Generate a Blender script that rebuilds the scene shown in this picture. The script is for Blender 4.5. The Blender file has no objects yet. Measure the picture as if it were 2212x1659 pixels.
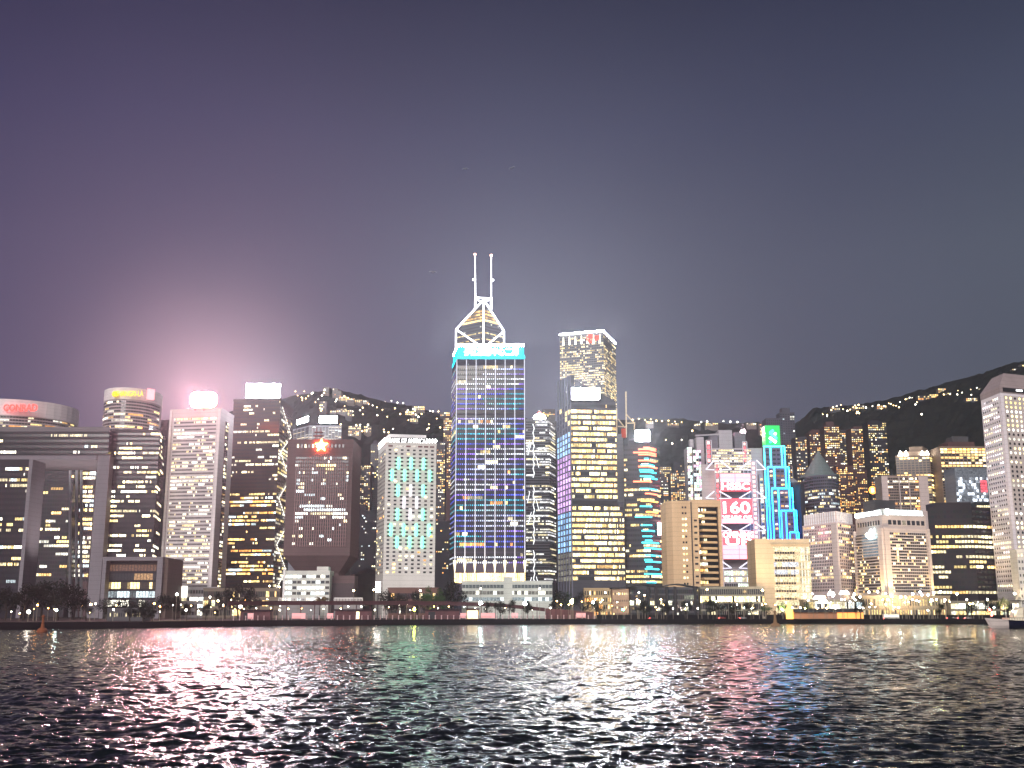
import bpy, math, random
import numpy as np
from mathutils import Vector
R = math.radians
def mul(c, k): return (c[0] * k, c[1] * k, c[2] * k)
rng = random.Random(11)
SC = bpy.context.scene
COL = SC.collection

# ------------------------------------------------------------------ camera, sky, light, exposure
CAM_H, PITCH, F = 9.0, R(11.56), 2400.0      # F: focal length in units of a 2212 wide picture
cam = bpy.data.cameras.new('camera'); cam.sensor_width = 36; cam.lens = 36 * F / 2212
cam.clip_start, cam.clip_end = 1, 20000
co = bpy.data.objects.new('camera', cam); COL.objects.link(co)
co.location = (0, 0, CAM_H); co.rotation_euler = (R(90) + PITCH, 0, 0); SC.camera = co
SC.view_settings.view_transform = 'Standard'; SC.view_settings.look = 'None'
SC.view_settings.exposure = 0.75; SC.view_settings.gamma = 1.0
SC.cycles.use_denoising = True
SC.cycles.max_bounces = 5; SC.cycles.diffuse_bounces = 2; SC.cycles.glossy_bounces = 3
SC.cycles.volume_bounces = 0; SC.cycles.transmission_bounces = 2
SC.cycles.sample_clamp_indirect = 60; SC.cycles.caustics_reflective = False; SC.cycles.caustics_refractive = False

W = bpy.data.worlds.new('World'); SC.world = W; W.use_nodes = True
nt = W.node_tree; nd = nt.nodes; lk = nt.links; nd.clear()
out = nd.new('ShaderNodeOutputWorld'); bg = nd.new('ShaderNodeBackground'); lk.new(bg.outputs[0], out.inputs[0])
sky = nd.new('ShaderNodeTexSky'); sky.sky_type = 'NISHITA'; sky.sun_disc = False
sky.sun_elevation = R(-6); sky.sun_rotation = R(200)
tc = nd.new('ShaderNodeTexCoord'); sp = nd.new('ShaderNodeSeparateXYZ'); lk.new(tc.outputs['Generated'], sp.inputs[0])
def ramp(fac, stops, interp='EASE'):
    r = nd.new('ShaderNodeValToRGB'); r.color_ramp.interpolation = interp
    e = r.color_ramp.elements
    while len(e) < len(stops): e.new(0.5)
    for k, (p, c) in enumerate(stops): e[k].position = p; e[k].color = (*c, 1)
    lk.new(fac, r.inputs[0]); return r.outputs[0]
# light-polluted overcast: brighter towards the city, purple towards one side and grey-green towards the other
elev = ramp(sp.outputs[2], [(0.0, (.100, .102, .162)), (.14, (.100, .105, .170)), (.30, (.093, .100, .168)), (.41, (.058, .064, .132)), (.52, (.024, .028, .070)), (.75, (.03, .03, .05)), (1.0, (.012, .012, .02))], 'LINEAR')
az = nd.new('ShaderNodeMapRange'); az.inputs[1].default_value = -.45; az.inputs[2].default_value = .45
lk.new(sp.outputs[0], az.inputs[0])
tint = ramp(az.outputs[0], [(0, (.82, .68, .90)), (.27, (1.0, .86, .95)), (.5, (1, 1, 1)), (.8, (.92, .96, .90)), (1.0, (1.0, 1.12, .92))], 'LINEAR')
mx = nd.new('ShaderNodeMix'); mx.data_type = 'RGBA'; mx.blend_type = 'MULTIPLY'; mx.inputs[0].default_value = 1
lk.new(elev, mx.inputs[6]); lk.new(tint, mx.inputs[7])
no = nd.new('ShaderNodeTexNoise'); no.inputs['Scale'].default_value = 2.2; no.inputs['Detail'].default_value = 3
lk.new(tc.outputs['Generated'], no.inputs['Vector'])
cl = ramp(no.outputs[0], [(.3, (.89, .89, .90)), (.7, (1.11, 1.10, 1.10))], 'LINEAR')
mx2 = nd.new('ShaderNodeMix'); mx2.data_type = 'RGBA'; mx2.blend_type = 'MULTIPLY'; mx2.inputs[0].default_value = 1
lk.new(mx.outputs[2], mx2.inputs[6]); lk.new(cl, mx2.inputs[7])
ad = nd.new('ShaderNodeMix'); ad.data_type = 'RGBA'; ad.blend_type = 'ADD'; ad.inputs[0].default_value = .05
lk.new(mx2.outputs[2], ad.inputs[6]); lk.new(sky.outputs[0], ad.inputs[7])
# sign and city glow painted into the sky, rosiest round the pink sign
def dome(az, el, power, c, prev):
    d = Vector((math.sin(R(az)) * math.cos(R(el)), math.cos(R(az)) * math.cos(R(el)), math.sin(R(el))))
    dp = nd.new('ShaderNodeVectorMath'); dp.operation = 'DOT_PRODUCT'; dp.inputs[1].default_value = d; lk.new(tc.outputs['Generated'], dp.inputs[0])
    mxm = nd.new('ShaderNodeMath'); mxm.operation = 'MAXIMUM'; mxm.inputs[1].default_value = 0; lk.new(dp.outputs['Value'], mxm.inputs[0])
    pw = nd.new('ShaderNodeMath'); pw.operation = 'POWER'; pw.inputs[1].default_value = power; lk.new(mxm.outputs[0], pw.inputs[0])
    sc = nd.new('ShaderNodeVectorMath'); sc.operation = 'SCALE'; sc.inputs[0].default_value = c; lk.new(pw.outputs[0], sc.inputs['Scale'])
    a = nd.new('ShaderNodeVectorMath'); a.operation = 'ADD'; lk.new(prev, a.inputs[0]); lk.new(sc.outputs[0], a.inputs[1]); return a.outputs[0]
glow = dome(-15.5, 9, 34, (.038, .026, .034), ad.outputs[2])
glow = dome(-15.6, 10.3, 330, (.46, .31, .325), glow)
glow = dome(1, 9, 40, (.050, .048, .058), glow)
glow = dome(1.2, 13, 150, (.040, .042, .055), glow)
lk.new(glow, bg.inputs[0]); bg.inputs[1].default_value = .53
# soft sun added to brighten the fronts, for the city glow across the harbour
sl = bpy.data.lights.new('harbour_fill_sun', 'SUN'); sl.energy = 2.4; sl.angle = R(35); sl.color = (1, .94, .91)
so = bpy.data.objects.new('harbour_fill_sun', sl); COL.objects.link(so); so.rotation_euler = (R(66), 0, R(-14))

# ------------------------------------------------------------------ helpers
def P(px, py, Y):
    """the point at distance Y seen at (px, py) of a 2212 x 1659 picture"""
    u, v = (px - 1106) / F, (829.5 - py) / F
    t = Y / (math.cos(PITCH) - v * math.sin(PITCH))
    return Vector((u * t, Y, CAM_H + t * (math.sin(PITCH) + v * math.cos(PITCH))))
def shore_pt(px, py, z=0.0):
    u, v = (px - 1106) / F, (829.5 - py) / F
    t = (z - CAM_H) / (math.sin(PITCH) + v * math.cos(PITCH))
    return Vector((u * t, t * (math.cos(PITCH) - v * math.sin(PITCH)), z))
GZ = 3.6
def gx(px, Y): return P(px, 1320, Y).x          # x at street level

MATS = {}
def principled(name):
    m = bpy.data.materials.new(name); m.use_nodes = True
    return m, m.node_tree, m.node_tree.nodes['Principled BSDF']
def wall(name, c, rough=.7, var=.18, scale=.06, metal=0.0, streak=True):
    """painted or stone cladding with broad dirt and rain streaks"""
    if name in MATS: return MATS[name]
    m, t, b = principled(name); n, l = t.nodes, t.links
    tc = n.new('ShaderNodeTexCoord'); mp = n.new('ShaderNodeMapping')
    mp.inputs['Scale'].default_value = (1, 1, .25 if streak else 1)
    l.new(tc.outputs['Object'], mp.inputs[0])
    no = n.new('ShaderNodeTexNoise'); no.inputs['Scale'].default_value = scale; no.inputs['Detail'].default_value = 6; no.inputs['Roughness'].default_value = .62
    l.new(mp.outputs[0], no.inputs['Vector'])
    mr = n.new('ShaderNodeMapRange'); mr.inputs[1].default_value = .3; mr.inputs[2].default_value = .7
    mr.inputs[3].default_value = 1 - var; mr.inputs[4].default_value = 1 + var * .6
    l.new(no.outputs[0], mr.inputs[0])
    mi = n.new('ShaderNodeMix'); mi.data_type = 'RGBA'; mi.blend_type = 'MULTIPLY'; mi.inputs[0].default_value = 1
    mi.inputs[6].default_value = (*c, 1)
    # storey joints in the cladding
    sx = n.new('ShaderNodeSeparateXYZ'); l.new(tc.outputs['Object'], sx.inputs[0])
    md = n.new('ShaderNodeMath'); md.operation = 'FLOORED_MODULO'; md.inputs[1].default_value = 3.7; l.new(sx.outputs[2], md.inputs[0])
    lt = n.new('ShaderNodeMath'); lt.operation = 'LESS_THAN'; lt.inputs[1].default_value = .3 if streak else -1; l.new(md.outputs[0], lt.inputs[0])
    ma = n.new('ShaderNodeMath'); ma.operation = 'MULTIPLY_ADD'; ma.inputs[1].default_value = -.22; l.new(lt.outputs[0], ma.inputs[0]); l.new(mr.outputs[0], ma.inputs[2])
    l.new(ma.outputs[0], mi.inputs[7]); l.new(mi.outputs[2], b.inputs['Base Color'])
    b.inputs['Specular IOR Level'].default_value = .1; b.inputs['Roughness'].default_value = rough; b.inputs['Metallic'].default_value = metal
    MATS[name] = m; return m
def emit(name, c, s, sample=True):
    if name in MATS: return MATS[name]
    m, t, b = principled(name)
    b.inputs['Base Color'].default_value = (c[0] * .5, c[1] * .5, c[2] * .5, 1)
    b.inputs['Emission Color'].default_value = (*c, 1); b.inputs['Emission Strength'].default_value = s
    if not sample: m.cycles.emission_sampling = 'NONE'
    MATS[name] = m; return m
def glassmat():
    m, t, b = principled('window_glass')
    a = t.nodes.new('ShaderNodeAttribute'); a.attribute_name = 'glow'
    t.links.new(a.outputs['Color'], b.inputs['Emission Color'])
    # blinds, furniture and ceiling lamps behind the panes
    tc = t.nodes.new('ShaderNodeTexCoord'); no = t.nodes.new('ShaderNodeTexNoise'); no.inputs['Scale'].default_value = .9; no.inputs['Detail'].default_value = 3; t.links.new(tc.outputs['Object'], no.inputs['Vector'])
    mr = t.nodes.new('ShaderNodeMapRange'); mr.inputs[1].default_value = .33; mr.inputs[2].default_value = .67; mr.inputs[3].default_value = .35; mr.inputs[4].default_value = 1.6
    t.links.new(no.outputs[0], mr.inputs[0]); t.links.new(mr.outputs[0], b.inputs['Emission Strength'])
    b.inputs['Base Color'].default_value = (.016, .017, .022, 1); b.inputs['Roughness'].default_value = .12
    m.cycles.emission_sampling = 'NONE'
    return m
GLASS = glassmat()

class MB:
    """collects faces; build() links them as one mesh object"""
    def __init__(s): s.v = []; s.f = []; s.m = []; s.g = []; s.mats = []
    def mi(s, m):
        if m not in s.mats: s.mats.append(m)
        return s.mats.index(m)
    def face(s, pts, m, g=(0, 0, 0)):
        k = len(s.v); s.v += [tuple(p) for p in pts]; s.f.append(tuple(range(k, k + len(pts)))); s.m.append(s.mi(m)); s.g.append(g)
    def raw(s, verts, faces, m, g=(0, 0, 0)):
        k = len(s.v); s.v += [tuple(p) for p in verts]; i = s.mi(m)
        for f in faces: s.f.append(tuple(a + k for a in f)); s.m.append(i); s.g.append(g)
    def prism(s, poly, z0, z1, m, ztops=None, g=(0, 0, 0)):
        """poly counter-clockwise seen from above; z1 or one height for each corner"""
        n = len(poly); zt = ztops or [z1] * n
        vs = [(p[0], p[1], z0) for p in poly] + [(p[0], p[1], zt[i]) for i, p in enumerate(poly)]
        fs = [(i, (i + 1) % n, n + (i + 1) % n, n + i) for i in range(n)] + [tuple(range(n - 1, -1, -1)), tuple(range(n, 2 * n))]
        s.raw(vs, fs, m, g)
    def box(s, x0, x1, y0, y1, z0, z1, m, g=(0, 0, 0)):
        s.prism([(x0, y0), (x1, y0), (x1, y1), (x0, y1)], z0, z1, m, g=g)
    def beam(s, a, b, w, m, n=4, w2=None, g=(0, 0, 0)):
        a, b = Vector(a), Vector(b); d = (b - a).normalized()
        u = d.cross(Vector((0, 0, 1)) if abs(d.z) < .9 else Vector((0, 1, 0))).normalized(); v = d.cross(u)
        w2 = w if w2 is None else w2
        ring = [(u * math.cos(2 * math.pi * (i + .5) / n) + v * math.sin(2 * math.pi * (i + .5) / n)) for i in range(n)]
        vs = [a + r * w * .5 for r in ring] + [b + r * w2 * .5 for r in ring]
        fs = [(i, (i + 1) % n, n + (i + 1) % n, n + i) for i in range(n)] + [tuple(range(n - 1, -1, -1)), tuple(range(n, 2 * n))]
        s.raw(vs, fs, m, g)
    def lathe(s, c, prof, m, n=12, g=(0, 0, 0)):
        """prof: (radius, z) from bottom to top round the point c"""
        vs = []; fs = []
        for r, z in prof:
            vs += [(c[0] + r * math.cos(2 * math.pi * i / n), c[1] + r * math.sin(2 * math.pi * i / n), c[2] + z) for i in range(n)]
        for k in range(len(prof) - 1):
            for i in range(n):
                j = (i + 1) % n; fs.append((k * n + i, k * n + j, (k + 1) * n + j, (k + 1) * n + i))
        fs += [tuple(range(n - 1, -1, -1)), tuple(range((len(prof) - 1) * n, len(prof) * n))]
        s.raw(vs, fs, m, g)
    def ball(s, c, r, m, g=(0, 0, 0), n=8, k=5):
        prof = [(r * math.sin(math.pi * (i + .02) / (k + .04)), -r * math.cos(math.pi * (i + .02) / (k + .04))) for i in range(k + 1)]
        s.lathe(c, prof, m, n, g)
    def mesh(s, name, loc=(0, 0, 0)):
        me = bpy.data.meshes.new(name)
        L = Vector(loc)
        me.from_pydata([(x - L.x, y - L.y, z - L.z) for x, y, z in s.v], [], s.f)
        for m in s.mats: me.materials.append(m)
        me.polygons.foreach_set('material_index', s.m)
        if GLASS in s.mats:
            at = me.color_attributes.new('glow', 'FLOAT_COLOR', 'CORNER')
            arr = [c for f, g in zip(s.f, s.g) for _ in f for c in (*g, 1.0)]
            at.data.foreach_set('color', arr)
        me.update(); return me
    def build(s, name, T=None, parent=None):
        """link as a child of thing T (or of one of its parts)"""
        loc = T.location if T is not None else (0, 0, 0)
        o = bpy.data.objects.new(name, s.mesh(name, loc)); COL.objects.link(o)
        if T is not None: o.parent = parent if parent is not None else T
        return o
def tag(o, label=None, cat=None, group=None, kind=None):
    for k, v in (('label', label), ('category', cat), ('group', group), ('kind', kind)):
        if v: o[k] = v
    return o
def thing(name, loc, label, cat, group=None):
    o = bpy.data.objects.new(name, None); COL.objects.link(o); o.location = loc; o.empty_display_size = 1
    return tag(o, label, cat, group)
def copy_thing(src, loc, rz=0, sc=1, label=None, group=None):
    r = src.copy(); COL.objects.link(r); r.location = loc; r.rotation_euler = (0, 0, rz)
    r.scale = sc if isinstance(sc, tuple) else (sc, sc, sc)
    if label: r['label'] = label
    if group: r['group'] = group
    for ch in src.children:
        c = ch.copy(); COL.objects.link(c); c.parent = r
        for g in ch.children:
            d = g.copy(); COL.objects.link(d); d.parent = c
    return r

# lit rooms -----------------------------------------------------------
WARM, YEL, CREAM, WHITE, COOL, ORANGE = (1, .60, .20), (1, .74, .28), (1, .85, .50), (1, .97, .80), (.78, .95, 1), (1, .42, .10)
PAL_OFFICE = [CREAM, CREAM, YEL, WHITE, WHITE, COOL]
PAL_HOME = [WARM, YEL, YEL, CREAM, WHITE, ORANGE]
PAL_GOLD = [YEL, YEL, WARM, CREAM]
PAL_WHITE = [WHITE, CREAM, COOL, WHITE]
def litmap(rows, cols, p=.3, pal=PAL_OFFICE, s=1.6, run=.6, rowvar=.6):
    """which rooms are lit: runs along a storey, whole storeys light or dark, one colour of tube for each run"""
    out = []
    for r in range(rows):
        pp = p(r) if callable(p) else p; pl = pal(r) if callable(pal) else pal
        pr = min(.97, max(.0, pp * (1 + rowvar * rng.gauss(0, 1))))
        row = []; on = rng.random() < pr; c = rng.choice(pl); st = s * math.exp(rng.gauss(0, .45))
        for k in range(cols):
            if rng.random() > run:
                on = rng.random() < pr; c = rng.choice(pl); st = s * math.exp(rng.gauss(0, .45))
            if on and rng.random() < .94:
                q = st * math.exp(rng.gauss(0, .22)); row.append((c[0] * q, c[1] * q, c[2] * q))
            else:
                row.append((.012 * rng.random(), .010 * rng.random(), .010 * rng.random()))
        out.append(row)
    return out
def bands(T, pts, z0, z1, rows, cols, mull, lit, pw=.82, ph=.6, off=.14, name='window_band', margin=0.0, skip=(), vpos=.5, rowkeep=None):
    """one strip of panes and mullions for each storey, running round the corners of the chain pts; row 0 is the top storey"""
    h = (z1 - z0) / rows
    for r in range(rows):
        if r in skip: continue
        zc = z1 - (r + vpos) * h; a, b = zc - ph * h * .5, zc + ph * h * .5
        st = []; kinds = []; ci = 0
        for i in range(len(pts) - 1):
            A, B = Vector(pts[i][:2]), Vector(pts[i + 1][:2]); d = B - A
            n = Vector((d.y, -d.x)).normalized() * off
            A2, B2 = A + d * margin, B - d * margin; dd = B2 - A2; nc = cols[i]
            if nc == 0: continue
            for c in range(nc):
                t0 = (c + (1 - pw) * .5) / nc; t1 = (c + (1 + pw) * .5) / nc
                st.append(A2 + dd * t0 + n); kinds.append(('m', None))
                st.append(A2 + dd * t1 + n); kinds.append(('p', lit[r][ci])); ci += 1
        if not st: return
        mb = MB(); gi, mi_ = mb.mi(GLASS), mb.mi(mull)
        for q in st: mb.v += [(q.x, q.y, a), (q.x, q.y, b)]
        for k in range(1, len(st)):
            i = 2 * (k - 1)
            mb.f.append((i, i + 2, i + 3, i + 1))
            if kinds[k][0] == 'p': mb.m.append(gi); mb.g.append(kinds[k][1])
            else: mb.m.append(mi_); mb.g.append((0, 0, 0))
        mb.build(name, T)
def close(pts, depth):
    """footprint from the visible chain, left to right: 2 points get a depth straight back, 3 make a parallelogram"""
    if len(pts) == 2:
        A, B = Vector(pts[0]), Vector(pts[1]); d = B - A; n = Vector((-d.y, d.x)).normalized() * depth
        return [A, B, B + n, A + n]
    if len(pts) == 3:
        A, C, B = (Vector(p) for p in pts); return [A, C, B, A + B - C]
    q = [Vector(p) for p in pts]
    return q + [q[-1] + Vector((0, depth)), q[0] + Vector((0, depth))]
def chain(spec, py):
    return [P(px, py, Y).xy for px, Y in spec]
def tower(name, label, spec, ytop, wm, rows, cols, depth=30, z0=GZ, group=None, lit=None, cat='tower', zb=None, ztop_inset=.5, parapet=1.2, wname='wall', **kw):
    """a tower with walls, a roof parapet and one window band for each storey. spec: (px, distance) along the roof edge, left to right"""
    pts = chain(spec, ytop); zt = P(spec[len(spec) // 2 if len(spec) == 3 else 0][0], ytop, spec[len(spec) // 2 if len(spec) == 3 else 0][1]).z
    poly = close(pts, depth); c = sum(poly, Vector((0, 0))) / len(poly)
    T = thing(name, (c.x, c.y, z0), label, cat, group)
    m = MB(); m.prism(poly, z0, zt, wm); m.build(wname, T)
    if parapet:
        m = MB(); n = len(poly)
        q = [c + (p - c) * 1.012 for p in poly]; qi = [c + (p - c) * .93 for p in poly]
        for i in range(n):
            j = (i + 1) % n
            m.raw([(*q[i], zt - parapet * .4), (*q[j], zt - parapet * .4), (*q[j], zt + parapet), (*q[i], zt + parapet),
                   (*qi[i], zt - .2), (*qi[j], zt - .2), (*qi[j], zt + parapet), (*qi[i], zt + parapet)],
                  [(0, 1, 2, 3), (3, 2, 6, 7), (5, 4, 7, 6)], wm)
        m.build('parapet', T)
    if lit is None: lit = {}
    L = lit if isinstance(lit, list) else litmap(rows, sum(cols), **lit)
    zb = z0 + 2 if zb is None else zb
    bands(T, pts, zb, zt - ztop_inset, rows, cols, wm, L, **kw)
    return T, pts, zt, poly
def roof_box(T, poly, zt, u0, u1, v0, v1, h, m, name='plant_room'):
    """plant room on the roof: u along the first edge, v along the edge from it to the back"""
    A = Vector(poly[0]); U = Vector(poly[1]) - A; V = Vector(poly[-1]) - A
    q = [A + U * a + V * b for a, b in ((u0, v0), (u1, v0), (u1, v1), (u0, v1))]
    b = MB(); b.prism(q, zt - .1, zt + h, m); return b.build(name, T)
def text_geo(body, offset=.0):
    cu = bpy.data.curves.new('lettering', 'FONT'); cu.body = body; cu.offset = offset; cu.resolution_u = 3
    ob = bpy.data.objects.new('lettering', cu); COL.objects.link(ob)
    dg = bpy.context.evaluated_depsgraph_get(); me = bpy.data.meshes.new_from_object(ob.evaluated_get(dg))
    v = [tuple(x.co) for x in me.vertices]; f = [tuple(p.vertices) for p in me.polygons]
    bpy.data.objects.remove(ob); bpy.data.curves.remove(cu); bpy.data.meshes.remove(me)
    return v, f
def lettering(T, body, A, B, z0, z1, mat, off=.4, thick=.5, offset=.02, name='lettering', parent=None, keep=False):
    """flat letters with thickness filling the rectangle from A to B, z0 to z1"""
    v, f = text_geo(body, offset)
    if not v: return None
    xs = [p[0] for p in v]; ys = [p[1] for p in v]; x0, x1, y0, y1 = min(xs), max(xs), min(ys), max(ys)
    A, B = Vector(A[:2]), Vector(B[:2]); d = B - A; n = Vector((d.y, -d.x)).normalized()
    def put(p, o):
        q = A + d * ((p[0] - x0) / (x1 - x0)) + n * o; return (q.x, q.y, z0 + (z1 - z0) * (p[1] - y0) / (y1 - y0))
    m = MB(); k = len(v)
    ed = {}
    for q in f:
        for a, b in zip(q, q[1:] + q[:1]):
            if (b, a) in ed: del ed[(b, a)]
            else: ed[(a, b)] = 1
    m.raw([put(p, off + thick) for p in v] + [put(p, off) for p in v], [tuple(q) for q in f] + [(b, a, a + k, b + k) for a, b in ed], mat)
    return m.build(name, T, parent)
def panel(T, name, A, B, z0, z1, mat, off=.3, thick=.5, parent=None):
    A, B = Vector(A[:2]), Vector(B[:2]); d = B - A; n = Vector((d.y, -d.x)).normalized()
    a, b = A + n * (off + thick), B + n * (off + thick); a2, b2 = A + n * off, B + n * off
    m = MB(); m.prism([a, b, b2, a2], z0, z1, mat); return m.build(name, T, parent)
# ------------------------------------------------------------------ setting: water, land, hills
def build_water():
    nr, nc = 760, 900
    r = [46.0]
    while r[-1] < 1250: r.append(r[-1] + max(.15, .0023 * r[-1] * (1 + r[-1] / 900)))
    r = np.array(r); nr = len(r)
    a = np.concatenate([np.linspace(-R(78), -R(31), 60)[:-1], np.linspace(-R(31), R(31), nc - 118), np.linspace(R(31), R(78), 60)[1:]])
    rr, aa = np.meshgrid(r, a, indexing='ij'); X = rr * np.sin(aa); Y = rr * np.cos(aa); Z = np.zeros_like(X)
    dX = np.zeros_like(X); dY = np.zeros_like(X)
    cell = np.gradient(r)[:, None] * np.ones((1, nc))
    g = np.random.default_rng(5)
    wind = R(-100)
    for k in range(110):
        lam = .42 * (6.5 / .42) ** (g.random() ** 1.25); kk = 2 * math.pi / lam
        th = wind + g.normal(0, .38 if lam > 2.5 else .75); cx, cy = math.cos(th), math.sin(th)
        slope = .033 * (1.0 if lam < 2.5 else (2.5 / lam) ** .8); amp = slope / kk
        fade = np.clip((lam / cell - 2.2) / 2.5, 0, 1)
        ph = kk * (X * cx + Y * cy) + g.random() * 6.28
        Z += fade * amp * np.cos(ph); q = .3
        dX -= fade * q * amp * cx * np.sin(ph); dY -= fade * q * amp * cy * np.sin(ph)
    # gusts: calmer and rougher patches
    gust = 1 + .35 * np.sin(X / 37 + Y / 61 + 1.3) * np.sin(Y / 83 - X / 140 + .4)
    Z *= gust; X = X + dX * gust; Y = Y + dY * gust
    me = bpy.data.meshes.new('water')
    co = np.stack([X, Y, Z], -1).reshape(-1, 3).astype(np.float32)
    idx = np.arange(nr * nc).reshape(nr, nc)
    q = np.stack([idx[:-1, :-1], idx[:-1, 1:], idx[1:, 1:], idx[1:, :-1]], -1).reshape(-1, 4)[:, ::-1]
    me.vertices.add(len(co)); me.vertices.foreach_set('co', co.ravel())
    me.loops.add(q.size); me.loops.foreach_set('vertex_index', q.ravel().astype(np.int32))
    me.polygons.add(len(q)); me.polygons.foreach_set('loop_start', np.arange(0, q.size, 4, dtype=np.int32))
    me.polygons.foreach_set('use_smooth', np.ones(len(q), bool)); me.update(calc_edges=True)
    m, t, b = principled('harbour_water'); n, l = t.nodes, t.links
    b.inputs['Base Color'].default_value = (.004, .006, .008, 1); b.inputs['Roughness'].default_value = .11; b.inputs['IOR'].default_value = 1.33
    tc = n.new('ShaderNodeTexCoord'); mp = n.new('ShaderNodeMapping'); mp.inputs['Scale'].default_value = (.5, 1, 1)
    l.new(tc.outputs['Object'], mp.inputs[0])
    # ripples finer than the mesh: slopes straight from noise, so that they stay true at any distance
    n1 = n.new('ShaderNodeTexNoise'); n1.inputs['Scale'].default_value = 1.5; n1.inputs['Detail'].default_value = 5; n1.inputs['Roughness'].default_value = .68
    l.new(mp.outputs[0], n1.inputs['Vector'])
    v1 = n.new('ShaderNodeVectorMath'); v1.operation = 'SUBTRACT'; v1.inputs[1].default_value = (.5, .5, .5); l.new(n1.outputs['Color'], v1.inputs[0])
    v2 = n.new('ShaderNodeVectorMath'); v2.operation = 'MULTIPLY'; v2.inputs[1].default_value = (2.5, 2.8, 0); l.new(v1.outputs[0], v2.inputs[0])
    ge = n.new('ShaderNodeNewGeometry'); v3 = n.new('ShaderNodeVectorMath'); v3.operation = 'ADD'; l.new(ge.outputs['Normal'], v3.inputs[0]); l.new(v2.outputs[0], v3.inputs[1])
    v4 = n.new('ShaderNodeVectorMath'); v4.operation = 'NORMALIZE'; l.new(v3.outputs[0], v4.inputs[0]); l.new(v4.outputs[0], b.inputs['Normal'])
    me.materials.append(m)
    o = bpy.data.objects.new('water', me); COL.objects.link(o); tag(o, kind='structure')
build_water()

SHORE = [shore_pt(x, y) for x, y in ((-420, 1366), (0, 1360), (300, 1357.2), (600, 1352.5), (900, 1350), (1300, 1348), (1700, 1347), (2212, 1348.5), (2700, 1350))]
def shoreD(px):
    """distance of the water's edge along the column px"""
    u = (px - 1106) / (F * 1.02)
    for a, b in zip(SHORE, SHORE[1:]):
        ua, ub = a.x / a.y, b.x / b.y
        if ua <= u <= ub or b is SHORE[-1]:
            t = (u - ua) / (ub - ua); return a.y + (b.y - a.y) * t
    return SHORE[0].y
m = MB(); ground_m = wall('ground_paving', (.010, .009, .009), .8, .4, .03, streak=False)
m.face([(p.x, p.y, GZ) for p in SHORE] + [(3200, 4200, GZ), (-3200, 4200, GZ)], ground_m)
tag(m.build('ground'), kind='structure')
# the seawall: rough dark concrete with a paler coping, in sections
T = thing('seawall', (SHORE[4].x, SHORE[4].y, 0), 'long dark concrete seawall along the far shore, black with weed at the waterline', 'seawall')
cm = wall('seawall_concrete', (.008, .006, .009), .85, .5, .15); cm2 = wall('seawall_weed', (.002, .002, .003), .8, .4, .3); cop = wall('coping_stone', (.018, .014, .016), .8, .3, .2)
a = MB(); b = MB(); c = MB()
for p, q in zip(SHORE, SHORE[1:]):
    for (z0, z1, o, mb, mt) in ((-1.5, 1.5, .5, a, cm2), (1.5, GZ - .35, 0, b, cm), (GZ - .35, GZ + .05, .45, c, cop)):
        mb.face([(p.x, p.y - o, z0), (q.x, q.y - o, z0), (q.x, q.y - o, z1), (p.x, p.y - o, z1)], mt)
        mb.face([(p.x, p.y - o, z1), (q.x, q.y - o, z1), (q.x, q.y + 1.2, z1), (p.x, p.y + 1.2, z1)], mt)
a.build('weed_course', T); b.build('wall_face', T); c.build('coping', T)

RIDGE = [(-300, 962), (100, 940), (420, 905), (560, 880), (640, 858), (700, 847), (780, 865), (860, 884), (960, 902), (1130, 914), (1300, 920), (1400, 916), (1500, 919), (1640, 923), (1735, 926), (1785, 890), (1900, 880), (1960, 866), (2050, 845), (2110, 828), (2212, 800), (2350, 770), (2600, 740)]
HD = 2700.0
def ridge_y(px):
    for a, b in zip(RIDGE, RIDGE[1:]):
        if a[0] <= px <= b[0]: return a[1] + (b[1] - a[1]) * (px - a[0]) / (b[0] - a[0])
    return RIDGE[-1][1]
def hprof(s):    # s: 0 at the foot, 1 on the ridge
    return .10 * s + .9 * (3 * s * s - 2 * s ** 3) ** .8 if s > 0 else 0
def hill_z(px, Y):
    s = (Y - 1500) / (HD - 1500); zr = P(px, ridge_y(px), HD).z - GZ
    if s <= 1: return GZ + zr * hprof(max(0, s))
    return GZ + zr * max(0, 1 - (s - 1) * .5)
def on_hill(px, py):
    """the point of the hillside seen at (px, py)"""
    best = None
    Y = 1500
    while Y < HD:
        p = P(px, py, Y)
        if p.z <= hill_z(px, Y): return p
        Y += 12
    p = P(px, py, HD - 5); p.z = hill_z(px, HD - 5); return p
from mathutils import noise as mn
nx, ny = 330, 110
vs = []; fs = []
for j in range(ny):
    Y = 1480 + (3500 - 1480) * j / (ny - 1)
    for i in range(nx):
        px = -300 + 2900 * i / (nx - 1); x = gx(px, Y); z = hill_z(px, Y)
        z += (mn.fractal(Vector((x / 95, Y / 95, 0)), 1, 2, 5) * 9 + mn.noise(Vector((x / 14, Y / 14, 3))) * 6) * min(1, max(0, (Y - 1500) / 300))
        vs.append((x, Y, z - (3 if j == 0 else 0)))
for j in range(ny - 1):
    for i in range(nx - 1):
        k = j * nx + i; fs.append((k, k + 1, k + nx + 1, k + nx))
hm, t, b_ = principled('wooded_hillside'); n, l = t.nodes, t.links
tc_ = n.new('ShaderNodeTexCoord'); no_ = n.new('ShaderNodeTexNoise'); no_.inputs['Scale'].default_value = .06; no_.inputs['Detail'].default_value = 7
l.new(tc_.outputs['Object'], no_.inputs['Vector']); cr = n.new('ShaderNodeValToRGB')
cr.color_ramp.elements[0].position = .35; cr.color_ramp.elements[0].color = (.003, .004, .004, 1); cr.color_ramp.elements[1].position = .7; cr.color_ramp.elements[1].color = (.018, .021, .016, 1)
l.new(no_.outputs[0], cr.inputs[0]); l.new(cr.outputs[0], b_.inputs['Base Color']); b_.inputs['Roughness'].default_value = 1; b_.inputs['Specular IOR Level'].default_value = 0
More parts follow.
